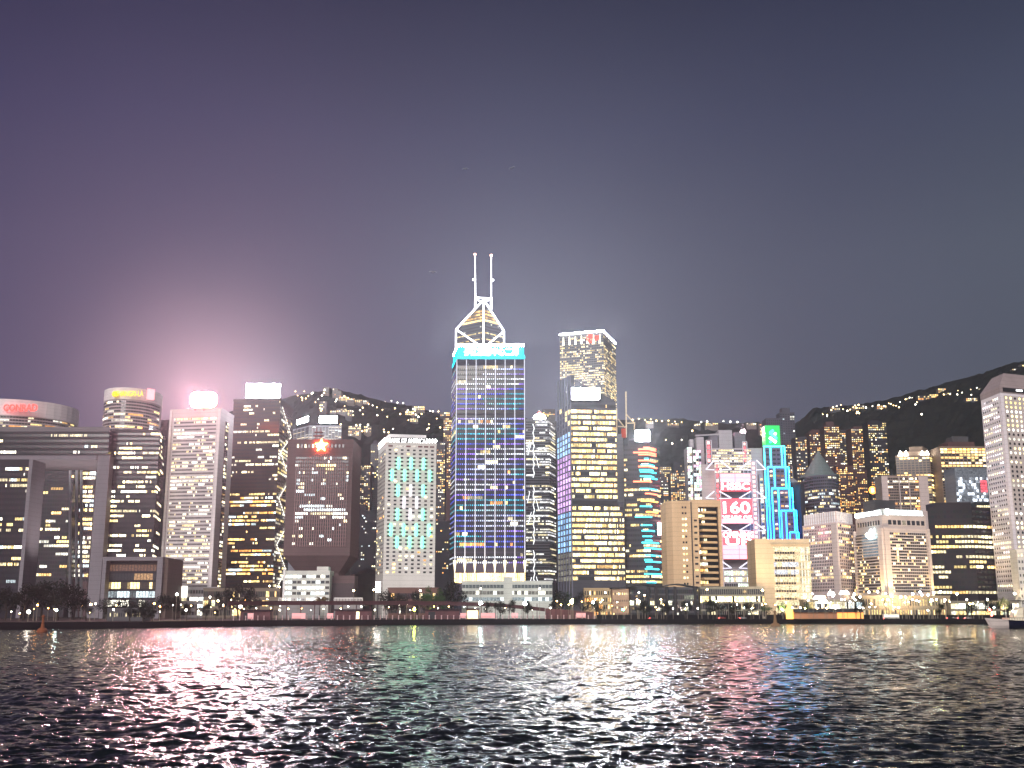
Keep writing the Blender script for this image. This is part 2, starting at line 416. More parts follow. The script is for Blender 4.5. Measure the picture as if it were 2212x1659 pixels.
m = MB(); m.raw(vs, fs, hm); tag(m.build('hills'), kind='structure')

T = thing('promenade_wall', (SHORE[6].x, SHORE[6].y + 4, GZ), 'higher plain dark wall behind the seawall, below the hotel lamps', 'wall')
m = MB(); c = MB(); q_ = [shore_pt(x, y) for x, y in ((1290, 1348), (1700, 1347), (2212, 1348.5), (2700, 1350))]
for p, q in zip(q_, q_[1:]):
    m.raw([(p.x, p.y + 2, GZ - .1), (q.x, q.y + 2, GZ - .1), (q.x, q.y + 2, GZ + 2.6), (p.x, p.y + 2, GZ + 2.6), (p.x, p.y + 3, GZ - .1), (q.x, q.y + 3, GZ - .1), (q.x, q.y + 3, GZ + 2.6), (p.x, p.y + 3, GZ + 2.6)], [(0, 1, 2, 3), (3, 2, 6, 7), (5, 4, 7, 6)], cm)
    c.raw([(p.x, p.y + 1.7, GZ + 2.62), (q.x, q.y + 1.7, GZ + 2.62), (q.x, q.y + 1.7, GZ + 3), (p.x, p.y + 1.7, GZ + 3), (p.x, p.y + 3.3, GZ + 2.62), (q.x, q.y + 3.3, GZ + 2.62), (q.x, q.y + 3.3, GZ + 3), (p.x, p.y + 3.3, GZ + 3)], [(0, 1, 2, 3), (3, 2, 6, 7), (5, 4, 7, 6), (1, 0, 4, 5)], cop)
m.build('wall_face', T); c.build('coping', T)
# the night air over the harbour: one closed box of even haze
def build_haze():
    m = bpy.data.materials.new('haze'); m.use_nodes = True; t = m.node_tree; t.nodes.clear()
    o = t.nodes.new('ShaderNodeOutputMaterial'); v = t.nodes.new('ShaderNodeVolumePrincipled')
    v.inputs['Color'].default_value = (.90, .92, 1, 1); v.inputs['Density'].default_value = HAZE_D; v.inputs['Anisotropy'].default_value = HAZE_G
    t.links.new(v.outputs[0], o.inputs['Volume'])
    b = MB(); b.box(-3400, 3400, -60, 4300, -3, 620, m); ob = b.build('haze'); tag(ob, kind='stuff')
HAZE_D, HAZE_G = .00008, .62
build_haze()

# ------------------------------------------------------------------ materials of buildings
grey_glass = wall('dark_curtain_wall', (.012, .011, .017), .25, .3)
frame_grey = wall('pale_grey_cladding', (.17, .155, .175), .6, .15)
white_wall = wall('white_cladding', (.72, .70, .70), .6, .14)
cream_wall = wall('cream_stone', (.62, .52, .42), .7, .14)
warm_wall = wall('warm_concrete', (.62, .43, .26), .75, .16)
bronze = wall('bronze_curtain_wall', (.035, .022, .018), .3, .3)
brown_stone = wall('brown_granite', (.10, .066, .068), .7, .2)
pink_wall = wall('pinkish_stone', (.66, .52, .50), .7, .14)
concrete = wall('grey_concrete', (.24, .23, .24), .8, .25)
dark_conc = wall('dark_concrete', (.07, .068, .075), .8, .3)
flat_wall = wall('grey_flats', (.055, .048, .06), .8, .25)
rose_wall = wall('rose_flats', (.085, .045, .045), .8, .25)
steel = wall('pale_steel', (.45, .44, .47), .4, .1)
dark_metal = wall('dark_metal', (.03, .03, .035), .5, .3)

# ---- government offices with the great gate
Yg = 905
L_, Rr = -70, 237
def rect_part(T, name, x0, x1, yt, yb, Y, depth, mat, zt=None, zb=None):
    z1 = P((x0 + x1) / 2, yt, Y).z if zt is None else zt; z0 = (P((x0 + x1) / 2, yb, Y).z if yb else GZ) if zb is None else zb
    A = P(x0, yt, Y).xy; B = P(x1, yt, Y).xy; b = MB(); b.prism([A, B, B + Vector((0, depth)), A + Vector((0, depth))], z0, z1, mat); b.build(name, T); return A, B, z0, z1
T = thing('government_offices', (gx(150, Yg), Yg, GZ), 'dark glass government offices forming a giant open gate with pale grey inner frame', 'office block')
A, B, z0, z1 = rect_part(T, 'lintel_block', L_, Rr, 932, 984, Yg, 70, grey_glass)
bands(T, [A, B], z0 + .5, z1 - 1, 4, [90], grey_glass, litmap(4, 90, .42, PAL_OFFICE, 1.7, .88, .3), ph=.46, pw=.74)
rect_part(T, 'roof_glass', L_, Rr, 922, 932, Yg, .6, wall('roof_glass_screen', (.12, .11, .12), .3, .1))
zs = P(100, 984, Yg).z
# the pale frame lining the opening
m = MB(); Al, Bl = P(L_, 984, Yg).xy, P(209, 984, Yg).xy
m.prism([Al, Bl, Bl + Vector((0, 70)), Al + Vector((0, 70))], zs - 3.4, zs - .02, frame_grey); m.build('soffit', T)
xl, xr = gx(66, Yg), gx(213, Yg)
m = MB(); m.prism([P(211, 990, Yg).xy, P(237, 990, Yg).xy, P(237, 990, Yg).xy + Vector((0, 70)), P(211, 990, Yg).xy + Vector((0, 70))], GZ, zs - .02, frame_grey); m.build('gate_pier', T)
Al, Bl = P(L_, 990, Yg - 2).xy, P(64, 990, Yg - 2).xy
m = MB(); m.prism([Al, Bl, Bl + Vector((0, 26)), Al + Vector((0, 26))], GZ, zs - 3.5, grey_glass); m.build('office_wing', T)
bands(T, [Al, Bl], GZ + 22, zs - 9, 22, [40], grey_glass, litmap(22, 40, .4, [CREAM, WHITE, COOL, YEL], 1.5, .75, .5), ph=.5, pw=.74)
m = MB(); m.prism([Bl + Vector((.05, -.5)), Bl + Vector((3, -.5)), Bl + Vector((3, 25)), Bl + Vector((.05, 25))], GZ, zs - 3.6, frame_grey); m.build('gate_reveal', T)
def gate_fill():
    l = bpy.data.lights.new('gate_fill_spot', 'SPOT'); l.energy = 4e5; l.color = (1, .88, .84); l.spot_size = R(80); l.spot_blend = 1; l.shadow_soft_size = 1  # unseen spot added under the gate to brighten the soffit
    o = bpy.data.objects.new('gate_fill_spot', l); COL.objects.link(o); o.location = (gx(130, Yg + 10), Yg + 14, GZ + 12); o.rotation_euler = (R(180), 0, 0)
gate_fill()

tower('government_office_wing', 'dark glass office wing with scattered lit floors and a bright stepped side edge', [(239, 915), (346, 915), (358, 962)], 931, grey_glass, 26, [44, 16],
      cat='office block', zb=P(290, 1205, 915).z, lit=dict(p=.36, pal=[CREAM, CREAM, WHITE, YEL], s=1.9, run=.85, rowvar=.5), ph=.46, pw=.74, wname='curtain_wall')
# low box beside the gate
Yl = 850
T = thing('council_block', (gx(285, Yl), Yl, GZ), 'low boxy hall framed in pale stone with a bright glazed front', 'hall')
for nm, x0, x1, yt, yb in (('frame_top', 222, 352, 1203, 1211), ('frame_pier', 340, 352, 1211, 0), ('frame_pier', 222, 230, 1211, 0)):
    rect_part(T, nm, x0, x1, yt, yb, Yl, 42, frame_grey, zb=None if yb else GZ)
rect_part(T, 'side_wall', 352.3, 364, 1206, 0, Yl + 3, 39, wall('brown_panel', (.10, .07, .06)), zb=GZ)
A, B, z0, z1 = rect_part(T, 'hall_glazing', 230.5, 339.5, 1211.5, 0, Yl + 9, 30, grey_glass, zb=GZ)
bands(T, [A, B], z0 + 8, z1 - 2, 5, [16], grey_glass, [[(.10, .05, .03)] * 16, [((.35, .2, .09) if 8 < c < 15 else (.01, .01, .01)) for c in range(16)],
      [mul(YEL, 2.2 if rng.random() < .8 else .3) if c in (1, 2, 3, 4, 7, 8, 9, 10, 14) else (.03, .02, .01) for c in range(16)],
      [mul(COOL, 1.2 * rng.random()) for c in range(16)],
      [mul(WHITE, 2.6 if rng.random() < .75 else .4) if c < 8 or c in (11, 12) else (.02, .02, .02) for c in range(16)]], ph=.72, pw=.86)
# towers seen through the gate
tower('office_tower', 'dark glass tower seen through the open gate, floors half lit', [(92, 1120), (166, 1120)], 955, wall('dark_tower_glass', (.03, .027, .033), .3), 34, [14], depth=40,
      zb=P(130, 1255, 1120).z, skip=(0, 1, 2, 3, 4, 5), lit=dict(p=.34, pal=[CREAM, WARM, YEL, WHITE], s=1.5, run=.75, rowvar=.9), cat='office tower')
tower('office_tower', 'brighter slim tower seen through the gate beside the pale pipes', [(178, 1140), (212, 1140)], 958, wall('rose_tower_glass', (.09, .055, .06), .35), 30, [8], depth=30,
      zb=P(190, 1258, 1140).z, skip=(0, 1, 2, 3), lit=dict(p=.72, pal=[CREAM, WHITE, COOL, YEL], s=1.5, run=.6, rowvar=.5), cat='office tower')
T = thing('flue_stack', (gx(165, 1030), 1030, GZ), 'group of tall pale vent pipes standing inside the open gate', 'vent pipe')
for px in (152, 166, 176):
    a_ = P(px, 1000, 1030); m = MB(); m.beam((gx(px, 1030), 1030, GZ), (a_.x, 1030, a_.z), 2.6, steel, 8); m.build('pipe', T)

# ---- two oval hotel towers behind
def oval(cx, hw, Y, hd, py, n=18, a0=-180, a1=0):
    c = P(cx, py, Y); w = P(cx + hw, py, Y).x - c.x
    return [Vector((c.x + w * math.cos(R(a0 + (a1 - a0) * i / n)), Y + hd * math.sin(R(a0 + (a1 - a0) * i / n)))) for i in range(n + 1)], c
pts, c = oval(38, 124, 1250, 62, 893, 22)
T = thing('hotel_tower', (c.x, c.y, GZ), 'oval white hotel tower with red lettering on its blank curved crown', 'hotel')
ztop = P(38, 862, 1190).z; zc = P(38, 897, 1190).z; full = pts + [Vector((2 * c.x - p.x, 2 * c.y - p.y)) for p in pts[1:-1]]
m = MB(); m.prism(full, GZ, zc - .02, wall('hotel_pale_wall', (.38, .34, .34))); m.build('wall', T)
m = MB(); m.prism([c.xy + (p - c.xy) * 1.01 for p in full], zc, ztop, wall('hotel_crown_white', (.66, .60, .60))); m.build('crown', T)
bands(T, pts, P(38, 930, 1190).z, zc, 5, [3] * 22, wall('hotel_pale_wall', (0, 0, 0)), litmap(5, 66, .25, PAL_HOME, .9, .6), ph=.5, pw=.9)
red_neon = emit('red_neon', (1, .03, .02), 2.2)
lettering(T, 'CONRAD', P(9, 880, 1187).xy, P(82, 885, 1187).xy, P(40, 889, 1188).z, P(40, 874, 1188).z, red_neon, off=1.5, offset=.03)
pts, c = oval(289, 57, 1200, 38, 862, 18)
T = thing('hotel_tower', (c.x, c.y, GZ), 'slimmer oval hotel tower with yellow lettering and a rosy lit panel on its crown', 'hotel')
ztop = P(300, 838, 1165).z; zc = P(300, 863, 1165).z; full = pts + [Vector((2 * c.x - p.x, 2 * c.y - p.y)) for p in pts[1:-1]]
hw2 = wall('hotel_beige_wall', (.36, .32, .32))
m = MB(); m.prism(full, GZ, zc - .02, hw2); m.build('wall', T)
m = MB(); m.prism([c.xy + (p - c.xy) * 1.02 for p in full], zc, ztop, wall('hotel_crown_white', (0, 0, 0))); m.build('crown', T)
bands(T, pts, P(300, 932, 1165).z, zc - 1, 10, [2] * 18, hw2, litmap(10, 36, .3, PAL_HOME, 1.1, .6), ph=.55, pw=.9)
lettering(T, 'SHANGRI-LA', P(252, 850, 1162).xy, P(311, 848, 1162).xy, P(280, 857, 1163).z, P(280, 845, 1163).z, emit('yellow_neon', (1, .66, .02), .95), off=1.5, offset=.005)
m = MB(); q = P(248, 851, 1158); m.ball((q.x, q.y, q.z), 3.2, MATS['yellow_neon']); m.build('emblem', T)
panel(T, 'lit_panel', P(317, 850, 1166).xy, P(333, 850, 1172).xy, zc + .5, ztop - .5, emit('rosy_panel', (1, .28, .30), 1.3), off=.6)

# ---- white tower with the pink sign
Yp = 925
wr = wall('white_rib_cladding', (.50, .45, .45), .6, .14)
T, pts, zt, poly = tower('office_tower', 'white ribbed office tower under a glaring pink rooftop sign', [(369, Yp + 8), (478, Yp), (506, Yp + 38)], 884, wr, 46, [36, 0], cat='office tower',
     zb=P(420, 1270, Yp).z, margin=.085, ph=.44, pw=.74, lit=dict(p=.42, pal=[CREAM, CREAM, WHITE, YEL], s=1.5, run=.7, rowvar=.7), ztop_inset=6)
A, B = Vector(poly[1]), Vector(poly[2]); dB = (B - A)
m = MB(); nrm = Vector((dB.y, -dB.x)).normalized()
for a, b, mm in ((.36, .60, dark_metal),): m.prism([A + dB * a + nrm * .3, A + dB * b + nrm * .3, A + dB * b, A + dB * a], GZ, zt - 8, mm)
m.build('stair_slot', T)
bands(T, [A + dB * .36, A + dB * .60], P(490, 1270, Yp).z, zt - 8, 46, [2], dark_metal, litmap(46, 2, .45, [CREAM, WHITE], 1.4, .3), off=.5, name='stair_window')
for f0 in (.0, .955):
    a = Vector(poly[0]); d = Vector(poly[1]) - a; n_ = Vector((d.y, -d.x)).normalized()
    m = MB(); m.prism([a + d * f0 + n_ * 1.2, a + d * (f0 + .045) + n_ * 1.2, a + d * (f0 + .045), a + d * f0], GZ, zt, wall('white_pier', (.60, .55, .55))); m.build('corner_pier', T)
pink_lamp = emit('pink_sign_light', (1, .46, .50), 680)
c0, c1 = P(412, 866, Yp - 1), P(467, 866, Yp - 1); zs0, zs1 = P(440, 880, Yp).z, P(440, 848, Yp).z
T2 = thing('roof_sign', (c0.x, Yp, zt), 'rounded glaring pink sign box on the white tower roof', 'sign')
m = MB(); n8 = []
for cx_, cz_, a0 in ((1, 1, 0), (0, 1, 90), (0, 0, 180), (1, 0, 270)):
    for k in range(5):
        an = R(a0 + k * 22.5); rad = 4
        n8.append(((c1.x - rad if cx_ else c0.x + rad) + rad * math.cos(an), (zs1 - rad if cz_ else zs0 + rad) + rad * math.sin(an)))
nn = len(n8); vs = [(x, Yp - 1, z) for x, z in n8] + [(x, Yp + 3, z) for x, z in n8]
m.raw(vs, [tuple(range(nn))], pink_lamp)
m.raw(vs, [tuple(range(2 * nn - 1, nn - 1, -1))] + [((i + 1) % nn, i, i + nn, (i + 1) % nn + nn) for i in range(nn)], emit('sign_rim_light', (1, .16, .08), 7)); m.build('sign_face', T2)
m = MB()
for f in (.15, .5, .85): m.beam((c0.x + (c1.x - c0.x) * f, Yp + 2, zt - 1), (c0.x + (c1.x - c0.x) * f, Yp + 2, zs0 + 1), .8, dark_metal)
m.build('sign_leg', T2)
# podium
T = thing('podium_block', (gx(420, 900), 900, GZ), 'low pale podium with a bright glazed entrance under the white tower', 'podium')
A, B, z0, z1 = rect_part(T, 'wall', 352, 470, 1268, 0, 895, 25, concrete, zb=GZ)
bands(T, [A, B], GZ + 1, z1 - 1, 4, [20], concrete, litmap(4, 20, .5, [WHITE, COOL, CREAM], 1.2), ph=.5)
panel(T, 'entrance_glazing', P(384, 1280, 894).xy, P(405, 1280, 894).xy, P(390, 1290, 894).z, P(390, 1266, 894).z, emit('entrance_glow', (1, .97, .85), 2.2), off=.8)

# ---- bronze tower with the white billboard
Yb = 1000
T, pts, zt, poly = tower('office_tower', 'bronze glass tower under a glaring white billboard, golden lit lower floors', [(505, Yb + 6), (606, Yb), (633, Yb + 55)], 863, bronze, 52, [40, 0], cat='office tower',
     zb=P(550, 1285, Yb).z, ph=.5,
     lit=dict(p=lambda r: .02 if r in (24, 36) else .95 if r in (23, 35) else .2 if r < 24 else .62, pal=lambda r: [CREAM, WHITE, CREAM] if r < 24 else [YEL, ORANGE, WARM, WARM, CREAM, COOL], s=1.5, run=.8, rowvar=.45))
A, B = Vector(poly[1]), Vector(poly[2])
lm = litmap(52, 8, .5, [CREAM, YEL, WHITE], .8, .5); bands(T, [A, B], P(620, 1285, Yb).z, zt - 6, 52, [8], bronze, lm, name='side_window_band')
zl = emit('white_tracer_light', (1, .93, .78), 1.6, False)
dB = B - A; n_ = Vector((dB.y, -dB.x)).normalized(); zz = [zt - 6 - (zt - GZ) * k * .107 for k in range(9)]
for k in range(8):
    f0, f1 = (.1, .9) if k % 2 == 0 else (.9, .1)
    p0, p1 = A + dB * f0 + n_ * .9, A + dB * f1 + n_ * .9
    m = MB(); S = 10
    for i in range(S):
        t0, t1 = i / S, (i + .6) / S
        q0, q1 = p0.lerp(p1, t0), p0.lerp(p1, t1); m.beam((*q0, zz[k] + (zz[k + 1] - zz[k]) * t0), (*q1, zz[k] + (zz[k + 1] - zz[k]) * t1), .75, zl)
    m.build('zigzag_light', T)
white_board = emit('white_sign_light', (.86, .91, 1), 130)
def billboard(label, x0, x1, yt, yb, Y, zroof, mat=None, name='roof_sign', thick=2.5):
    a, b = P(x0, (yt + yb) / 2, Y), P(x1, (yt + yb) / 2, Y); za, zb_ = P((x0 + x1) / 2, yb, Y).z, P((x0 + x1) / 2, yt, Y).z
    T = thing(name, ((a.x + b.x) / 2, Y, min(zroof, za)), label, 'sign')
    m = MB(); m.face([(a.x, Y, za), (b.x, Y, za), (b.x, Y, zb_), (a.x, Y, zb_)], mat or white_board); m.build('lit_face', T)
    m = MB(); m.box(a.x - .4, b.x + .4, Y + .05, Y + thick, za - .4, zb_ + .4, dark_metal)
    m.build('sign_box', T)
    m = MB()
    for f in (.15, .5, .85): m.beam((a.x + (b.x - a.x) * f, Y + thick, min(zroof, za) - .5), (a.x + (b.x - a.x) * f, Y + thick, za), .7, dark_metal)
    m.build('sign_leg', T); return T
billboard('wide glaring white billboard on the bronze tower roof', 532, 605, 829, 859, Yb + 4, zt)

# ---- small pale tower behind, two white signs
Yq = 1300
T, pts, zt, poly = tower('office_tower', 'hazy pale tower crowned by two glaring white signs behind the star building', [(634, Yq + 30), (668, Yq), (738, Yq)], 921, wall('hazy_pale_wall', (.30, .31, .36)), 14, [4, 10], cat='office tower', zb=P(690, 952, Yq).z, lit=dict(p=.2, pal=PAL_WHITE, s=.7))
billboard('long white rooftop sign with a soft halo behind the star building', 690, 728, 899, 914, Yq - 2, zt, emit('white_sign_dim', (.85, .93, 1), 90))
T2 = thing('roof_sign', (P(652, 912, Yq + 15).x, Yq + 15, zt), 'small tilted white rooftop sign behind the star building', 'sign')
a, b = P(641, 912, Yq + 22), P(666, 905, Yq + 2); h_ = 5
m = MB(); m.face([a + Vector((0, 0, -h_ * .6)), b + Vector((0, 0, -h_ * .6)), b + Vector((0, 0, h_ * .7)), a + Vector((0, 0, h_ * .4))], MATS['white_sign_dim']); m.build('lit_face', T2)
m = MB(); m.beam(a + Vector((0, 1, -h_)), (a.x, a.y + 1, zt - 1), .8, dark_metal); m.beam(b + Vector((0, 1, -h_)), (b.x, b.y + 1, zt - 1), .8, dark_metal); m.build('sign_leg', T2)

# ---- brown building with the red star
Ys = 905
T = thing('star_building', (gx(685, Ys), Ys + 25, GZ), 'brown granite block with thin vertical fins and a red star, on a tapering foot', 'office block')
zt, zb, zn = P(690, 949, Ys).z, P(690, 1200, Ys).z, P(690, 1238, Ys).z
A, B = P(622, 949, Ys).xy, P(763, 949, Ys).xy; D_ = Vector((0, 52)); w = B - A
m = MB(); m.prism([A, B, B + D_, A + D_], zb, zt, brown_stone); m.build('wall', T)
m = MB(); q0 = [A, B, B + D_, A + D_]; cen = (A + B + D_) / 2; q1 = [cen + (p - cen) * .52 for p in q0]
cen = (A + B) / 2 + D_ / 2; q1 = [Vector((cen.x + (p.x - cen.x) * .62, cen.y + (p.y - cen.y) * .62)) for p in q0]
vs = [(*p, zb - .02) for p in q0] + [(*p, zn) for p in q1]
m.raw(vs, [(1, 0, 4, 5), (2, 1, 5, 6), (3, 2, 6, 7), (0, 3, 7, 4)], brown_stone); m.build('tapered_foot', T)
m = MB(); m.prism(q1, GZ, zn - .02, brown_stone); m.build('foot', T)
rows = 24; lm = litmap(rows, 26, .13, [CREAM, WHITE, COOL], 2.2, .5)
for r_, c0_, c1_, cc, s_ in ((2, 10, 20, YEL, 2.2), (3, 15, 19, YEL, 1.5), (13, 3, 15, COOL, 1.7), (14, 5, 25, COOL, 1.6), (15, 1, 7, WHITE, 3.2), (15, 8, 20, CREAM, .9), (15, 19, 25, WHITE, 2.4), (16, 1, 5, COOL, 1.4), (16, 20, 25, WHITE, 1.8)):
    for c_ in range(c0_, c1_):
        k = s_ * 1.6 * (.6 + .6 * rng.random()); lm[r_][c_] = tuple(x * k for x in cc)
bands(T, [A + w * .13, B - w * .06], zb + 8, zt - 14, rows, [26], dark_metal, lm, ph=.62, pw=.9, off=.2)
bands(T, [A + w * .13, B - w * .12], zt - 8, zt - 3, 1, [13], brown_stone, [[tuple(x * 1.6 for x in CREAM) if k in (0, 2, 4, 5) else (.01, .01, .01) for k in range(13)]], ph=.6, pw=.5, name='top_window_band')
for k in range(24):
    x = A + w * (.13 + .81 * (k + .5) / 24); hgt = zt - 12 - 10 * (abs(k - 11.5) / 11.5) ** 2
    m = MB(); m.box(x.x - .4, x.x + .4, x.y - 1.0, x.y - .25, zb + 7, hgt, wall('fin_granite', (.22, .14, .14))); m.build('fin', T)
stm = emit('red_star_light', (1, .10, .02), 150); sty = emit('star_core_light', (1, .45, .08), 9)
c_ = P(694, 962, Ys - 1); ro, ri = 4.4, 1.9
def star(mb, c, ro, ri, y0, y1, mt):
    ps = [(c.x + (ro if k % 2 == 0 else ri) * math.sin(k * math.pi / 5), c.z + (ro if k % 2 == 0 else ri) * math.cos(k * math.pi / 5)) for k in range(10)]
    vs = [(x, y0, z) for x, z in ps] + [(c.x, y0 - .8, c.z)] + [(x, y1, z) for x, z in ps]
    mb.raw(vs, [(k, 10, (k + 1) % 10) for k in range(10)] + [(k, (k + 1) % 10, 11 + (k + 1) % 10, 11 + k) for k in range(10)], mt)
m = MB(); star(m, c_, ro * 1.25, ri * 1.25, Ys - 1.2, Ys - .3, stm); st_o = m.build('star', T)
m = MB(); star(m, c_, ro * .95, ri * .95, Ys - 2.0, Ys - 1.3, sty); m.build('star_core', T, st_o)
T2 = thing('roof_mast', (P(688, 945, Ys + 20).x, Ys + 20, zt), 'dark lattice antenna mast on the star building roof', 'mast')
for f in (-1, 1):
    m = MB(); q = P(690, 925, Ys + 20); m.beam((T2.location.x + f * 2.6, Ys + 20, zt), (T2.location.x + f * 1.8, Ys + 20, q.z), .9, wall('mast_red', (.16, .05, .05))); m.build('leg', T2)
for k in range(3):
    z = zt + 2.5 + k * 3; m = MB(); m.box(T2.location.x - 3.4 - (k == 1), T2.location.x + 3.4 + (k == 1), Ys + 18.5, Ys + 21.5, z, z + .9, MATS['mast_red']); m.build('platform', T2)

# ---- white low building with floodlit windows, and the finned box beside it
Yw = 868
T, pts, zt, poly = tower('low_office', 'low white office lit green white inside, in front of the star building', [(612, Yw), (713, Yw)], 1235, wall('white_render', (.55, .56, .52)), 5, [10], depth=18, cat='office block', parapet=.8,
     zb=P(660, 1300, Yw).z, ph=.5, pw=.84, ztop_inset=1.5, lit=[[mul(COOL if rng.random() < .6 else WHITE, 1.9 * rng.uniform(.5, 1.2) if rng.random() < .72 and c < 9 else .04) for c in range(10)] for r in range(5)])
m = MB(); A = P(612, 1240, Yw - 1).xy; m.prism([A + Vector((k, j)) for k, j in ((0, 0), (1.6, 0), (1.6, 2), (0, 2))], GZ, zt + 2, white_wall); m.build('stair_pier', T)
roof_box(T, poly, zt, .70, .95, .2, .8, 4, wall('white_render', (0, 0, 0)))
T, pts, zt, poly = tower('finned_annex', 'dark brown windowless annex with vertical fins beside the white low office', [(714, 880), (766, 880)], 1246, brown_stone, 1, [26], depth=20, cat='annex', ph=.7, pw=.55, parapet=1.0, lit=[[(.01, .01, .01)] * 26])
T = thing('terrace_balustrade', (gx(680, 845), 845, GZ), 'white balustrade terrace in front of the low white office', 'balustrade')
for x0, x1 in ((602, 690), (722, 783)):
    zt = P(650, 1291, 845).z; zb = P(650, 1301, 845).z
    A, B = P(x0, 1295, 845), P(x1, 1295, 845); m = MB(); m.box(A.x, B.x, 844.5, 846, zt - .7, zt, white_wall); m.box(A.x, B.x, 844.5, 846, zb, zb + .7, white_wall); m.box(A.x, B.x, 846.2, 850, GZ, zb, concrete); m.build('terrace_rail', T)
    n_ = int((x1 - x0) / 3.2)
    for k in range(n_ + 1):
        x = A.x + (B.x - A.x) * k / n_; m = MB(); m.box(x - .22, x + .22, 844.8, 845.6, zb + .7, zt - .7, white_wall); m.build('baluster', T)
# ---- white block with small square windows and teal light bars
Ya = 905
T, pts, zt, poly = tower('bank_block', 'white block of small square windows with teal and white light bars', [(818, Ya + 42), (834, Ya), (943, Ya + 8)], 958, wall('white_precast', (.60, .575, .545), .7, .1), 32, [6, 8], cat='office block',
     zb=P(880, 1240, Ya).z, pw=.44, ph=.44, margin=.02, ztop_inset=3.5, lit=dict(p=lambda r: .07 if r < 15 else .22, pal=[YEL, CREAM, CREAM, ORANGE], s=2.0, run=.1, rowvar=.5), off=.12)
A, B = Vector(poly[1]), Vector(poly[2]); d = B - A; hh = (zt - 3.5 - P(880, 1240, Ya).z) / 32
teal = emit('teal_light', (.04, .80, .44), 8); wlt = emit('white_bar_light', (.85, .80, 1), 2.4)
for r0, r1, gaps in ((2.4, 5.5, (1.5, 3.5, 5.5)), (5.5, 8.5, (.5, 2.5, 4.5, 6.5)), (9.3, 12.4, (1.5, -3.5, 5.5)), (12.4, 15.5, (-2.5, -4.5)), (15.5, 18.5, (1.5, -3.5, 5.5)), (19.3, 22.5, (.5, 2.5, 4.5, 6.5)), (22.5, 25.5, (1.5, 3.5, 5.5))):
    for gp in gaps:
        q = A + d * ((abs(gp) + .5) / 8); n_ = Vector((d.y, -d.x)).normalized()
        m = MB(); q = q + n_ * .5; m.box(q.x - .62, q.x + .62, q.y - .5, q.y, zt - 3.5 - hh * r1 + .5, zt - 3.5 - hh * r0 - .5, teal if gp > 0 else wlt); m.build('light_bar', T)
bands(T, [A + d * .03, A + d * .97], zt - 3.2, zt - .6, 1, [8], MATS['white_precast'], [[(.12, .05, .05) if rng.random() < .6 else (.5, .45, .4) for _ in range(8)]], ph=.55, pw=.75, name='louvre_band')
sign_w = emit('white_letter_light', (1, .98, .96), 4)
z0s, z1s = zt + .8, zt + 5.4
lettering(T, 'BANK OF AMERICA', A + d * .06, A + d * .78, z0s, z1s - .6, sign_w, off=-1, offset=.0)
m = MB(); q = A + d * .89 + Vector((0, 1)); ln = d.normalized()
for k in range(4):
    u0 = -5.5 + 2.4 * k
    m.face([(q.x + (u0) * ln.x, q.y - 1, z0s + 2.3 - .2), (q.x + (u0 + 1.9) * ln.x, q.y - 1, z0s + 4.4), (q.x + (u0 + 3.8) * ln.x, q.y - 1, z0s + 2.5), (q.x + (u0 + 1.9) * ln.x, q.y - 1, z0s + .4)], sign_w)
m.build('emblem', T)
m = MB(); m.prism([A + d * .04 + Vector((0, .8)), A + d * .98 + Vector((0, .8)), A + d * .98 + Vector((0, 2)), A + d * .04 + Vector((0, 2))], zt - .2, z1s, dark_metal); m.build('sign_board', T)
A0, A1 = Vector(poly[0]), Vector(poly[1]); d0 = A1 - A0; n_ = Vector((d0.y, -d0.x)).normalized() * .8
m = MB(); m.face([(*(A0 + d0 * .1 + n_), z0s - .5), (*(A0 + d0 * .95 + n_), z0s), (*(A0 + d0 * .95 + n_), z1s), (*(A0 + d0 * .1 + n_), z1s)], sign_w); m.build('side_sign', T)
roof_box(T, poly[1:] + poly[:1], zt, .1, .85, .3, .8, 10, white_wall)
T2 = thing('street_billboard', (gx(816, 850), 850, GZ), 'bright white upright billboard at the foot of the white block', 'billboard')
panel(T2, 'lit_face', P(812, 1262, 850).xy, P(822, 1262, 850).xy, P(816, 1279, 850).z, P(816, 1257, 850).z, emit('billboard_light', (1, .98, .9), 12), off=0)
m = MB(); q = P(817, 1270, 851); m.beam((q.x, 851, GZ), (q.x, 851, q.z - 5), 1, dark_metal); m.build('post', T2)

# ---- tower covered in coloured light dots
Yc = 950
T, pts, zt, poly = tower('light_show_tower', 'tall glass tower covered in rows of blue, teal and white light dots', [(977, Yc + 40), (986, Yc), (1134, Yc)], 775, wall('light_tower_wall', (.03, .028, .05), .4), 40, [4, 28], cat='tower',
     zb=P(1050, 1216, Yc).z, ph=.66, pw=.9, ztop_inset=1, parapet=0, skip=(0,), lit=dict(p=lambda r: .8 if r in (9, 12, 17) else .97 if r in (36,) else .07, pal=[CREAM, CREAM, YEL, ORANGE], s=.95, run=.6, rowvar=.5))
zb = P(1050, 1216, Yc).z; hh = (zt - 1 - zb) / 40
A0, A, B = (Vector(p) for p in poly[:3]); d = B - A
def ledcol(r, t):
    w = abs(t - .5) * 2
    ph = math.sin(r * .9 + 1.5) + .8 * math.sin(r * .37 + t * 3 + 2)
    base = (.02, .42, .62) if ph > .6 else (.06, .10, .85) if ph > -.4 else (.28, .16, .85) if ph > -1.0 else (.8, .85, 1)
    k = max(0, min(1, .42 - w * .8 + .4 * math.sin(r * .63 + 1)))
    s_ = 1.35 + .5 * math.sin(r * 1.7 + t * 9) + (.4 * rng.random())
    return tuple((b * (1 - k) + q * k) * s_ for b, q in zip(base, (.80, .92, .95)))
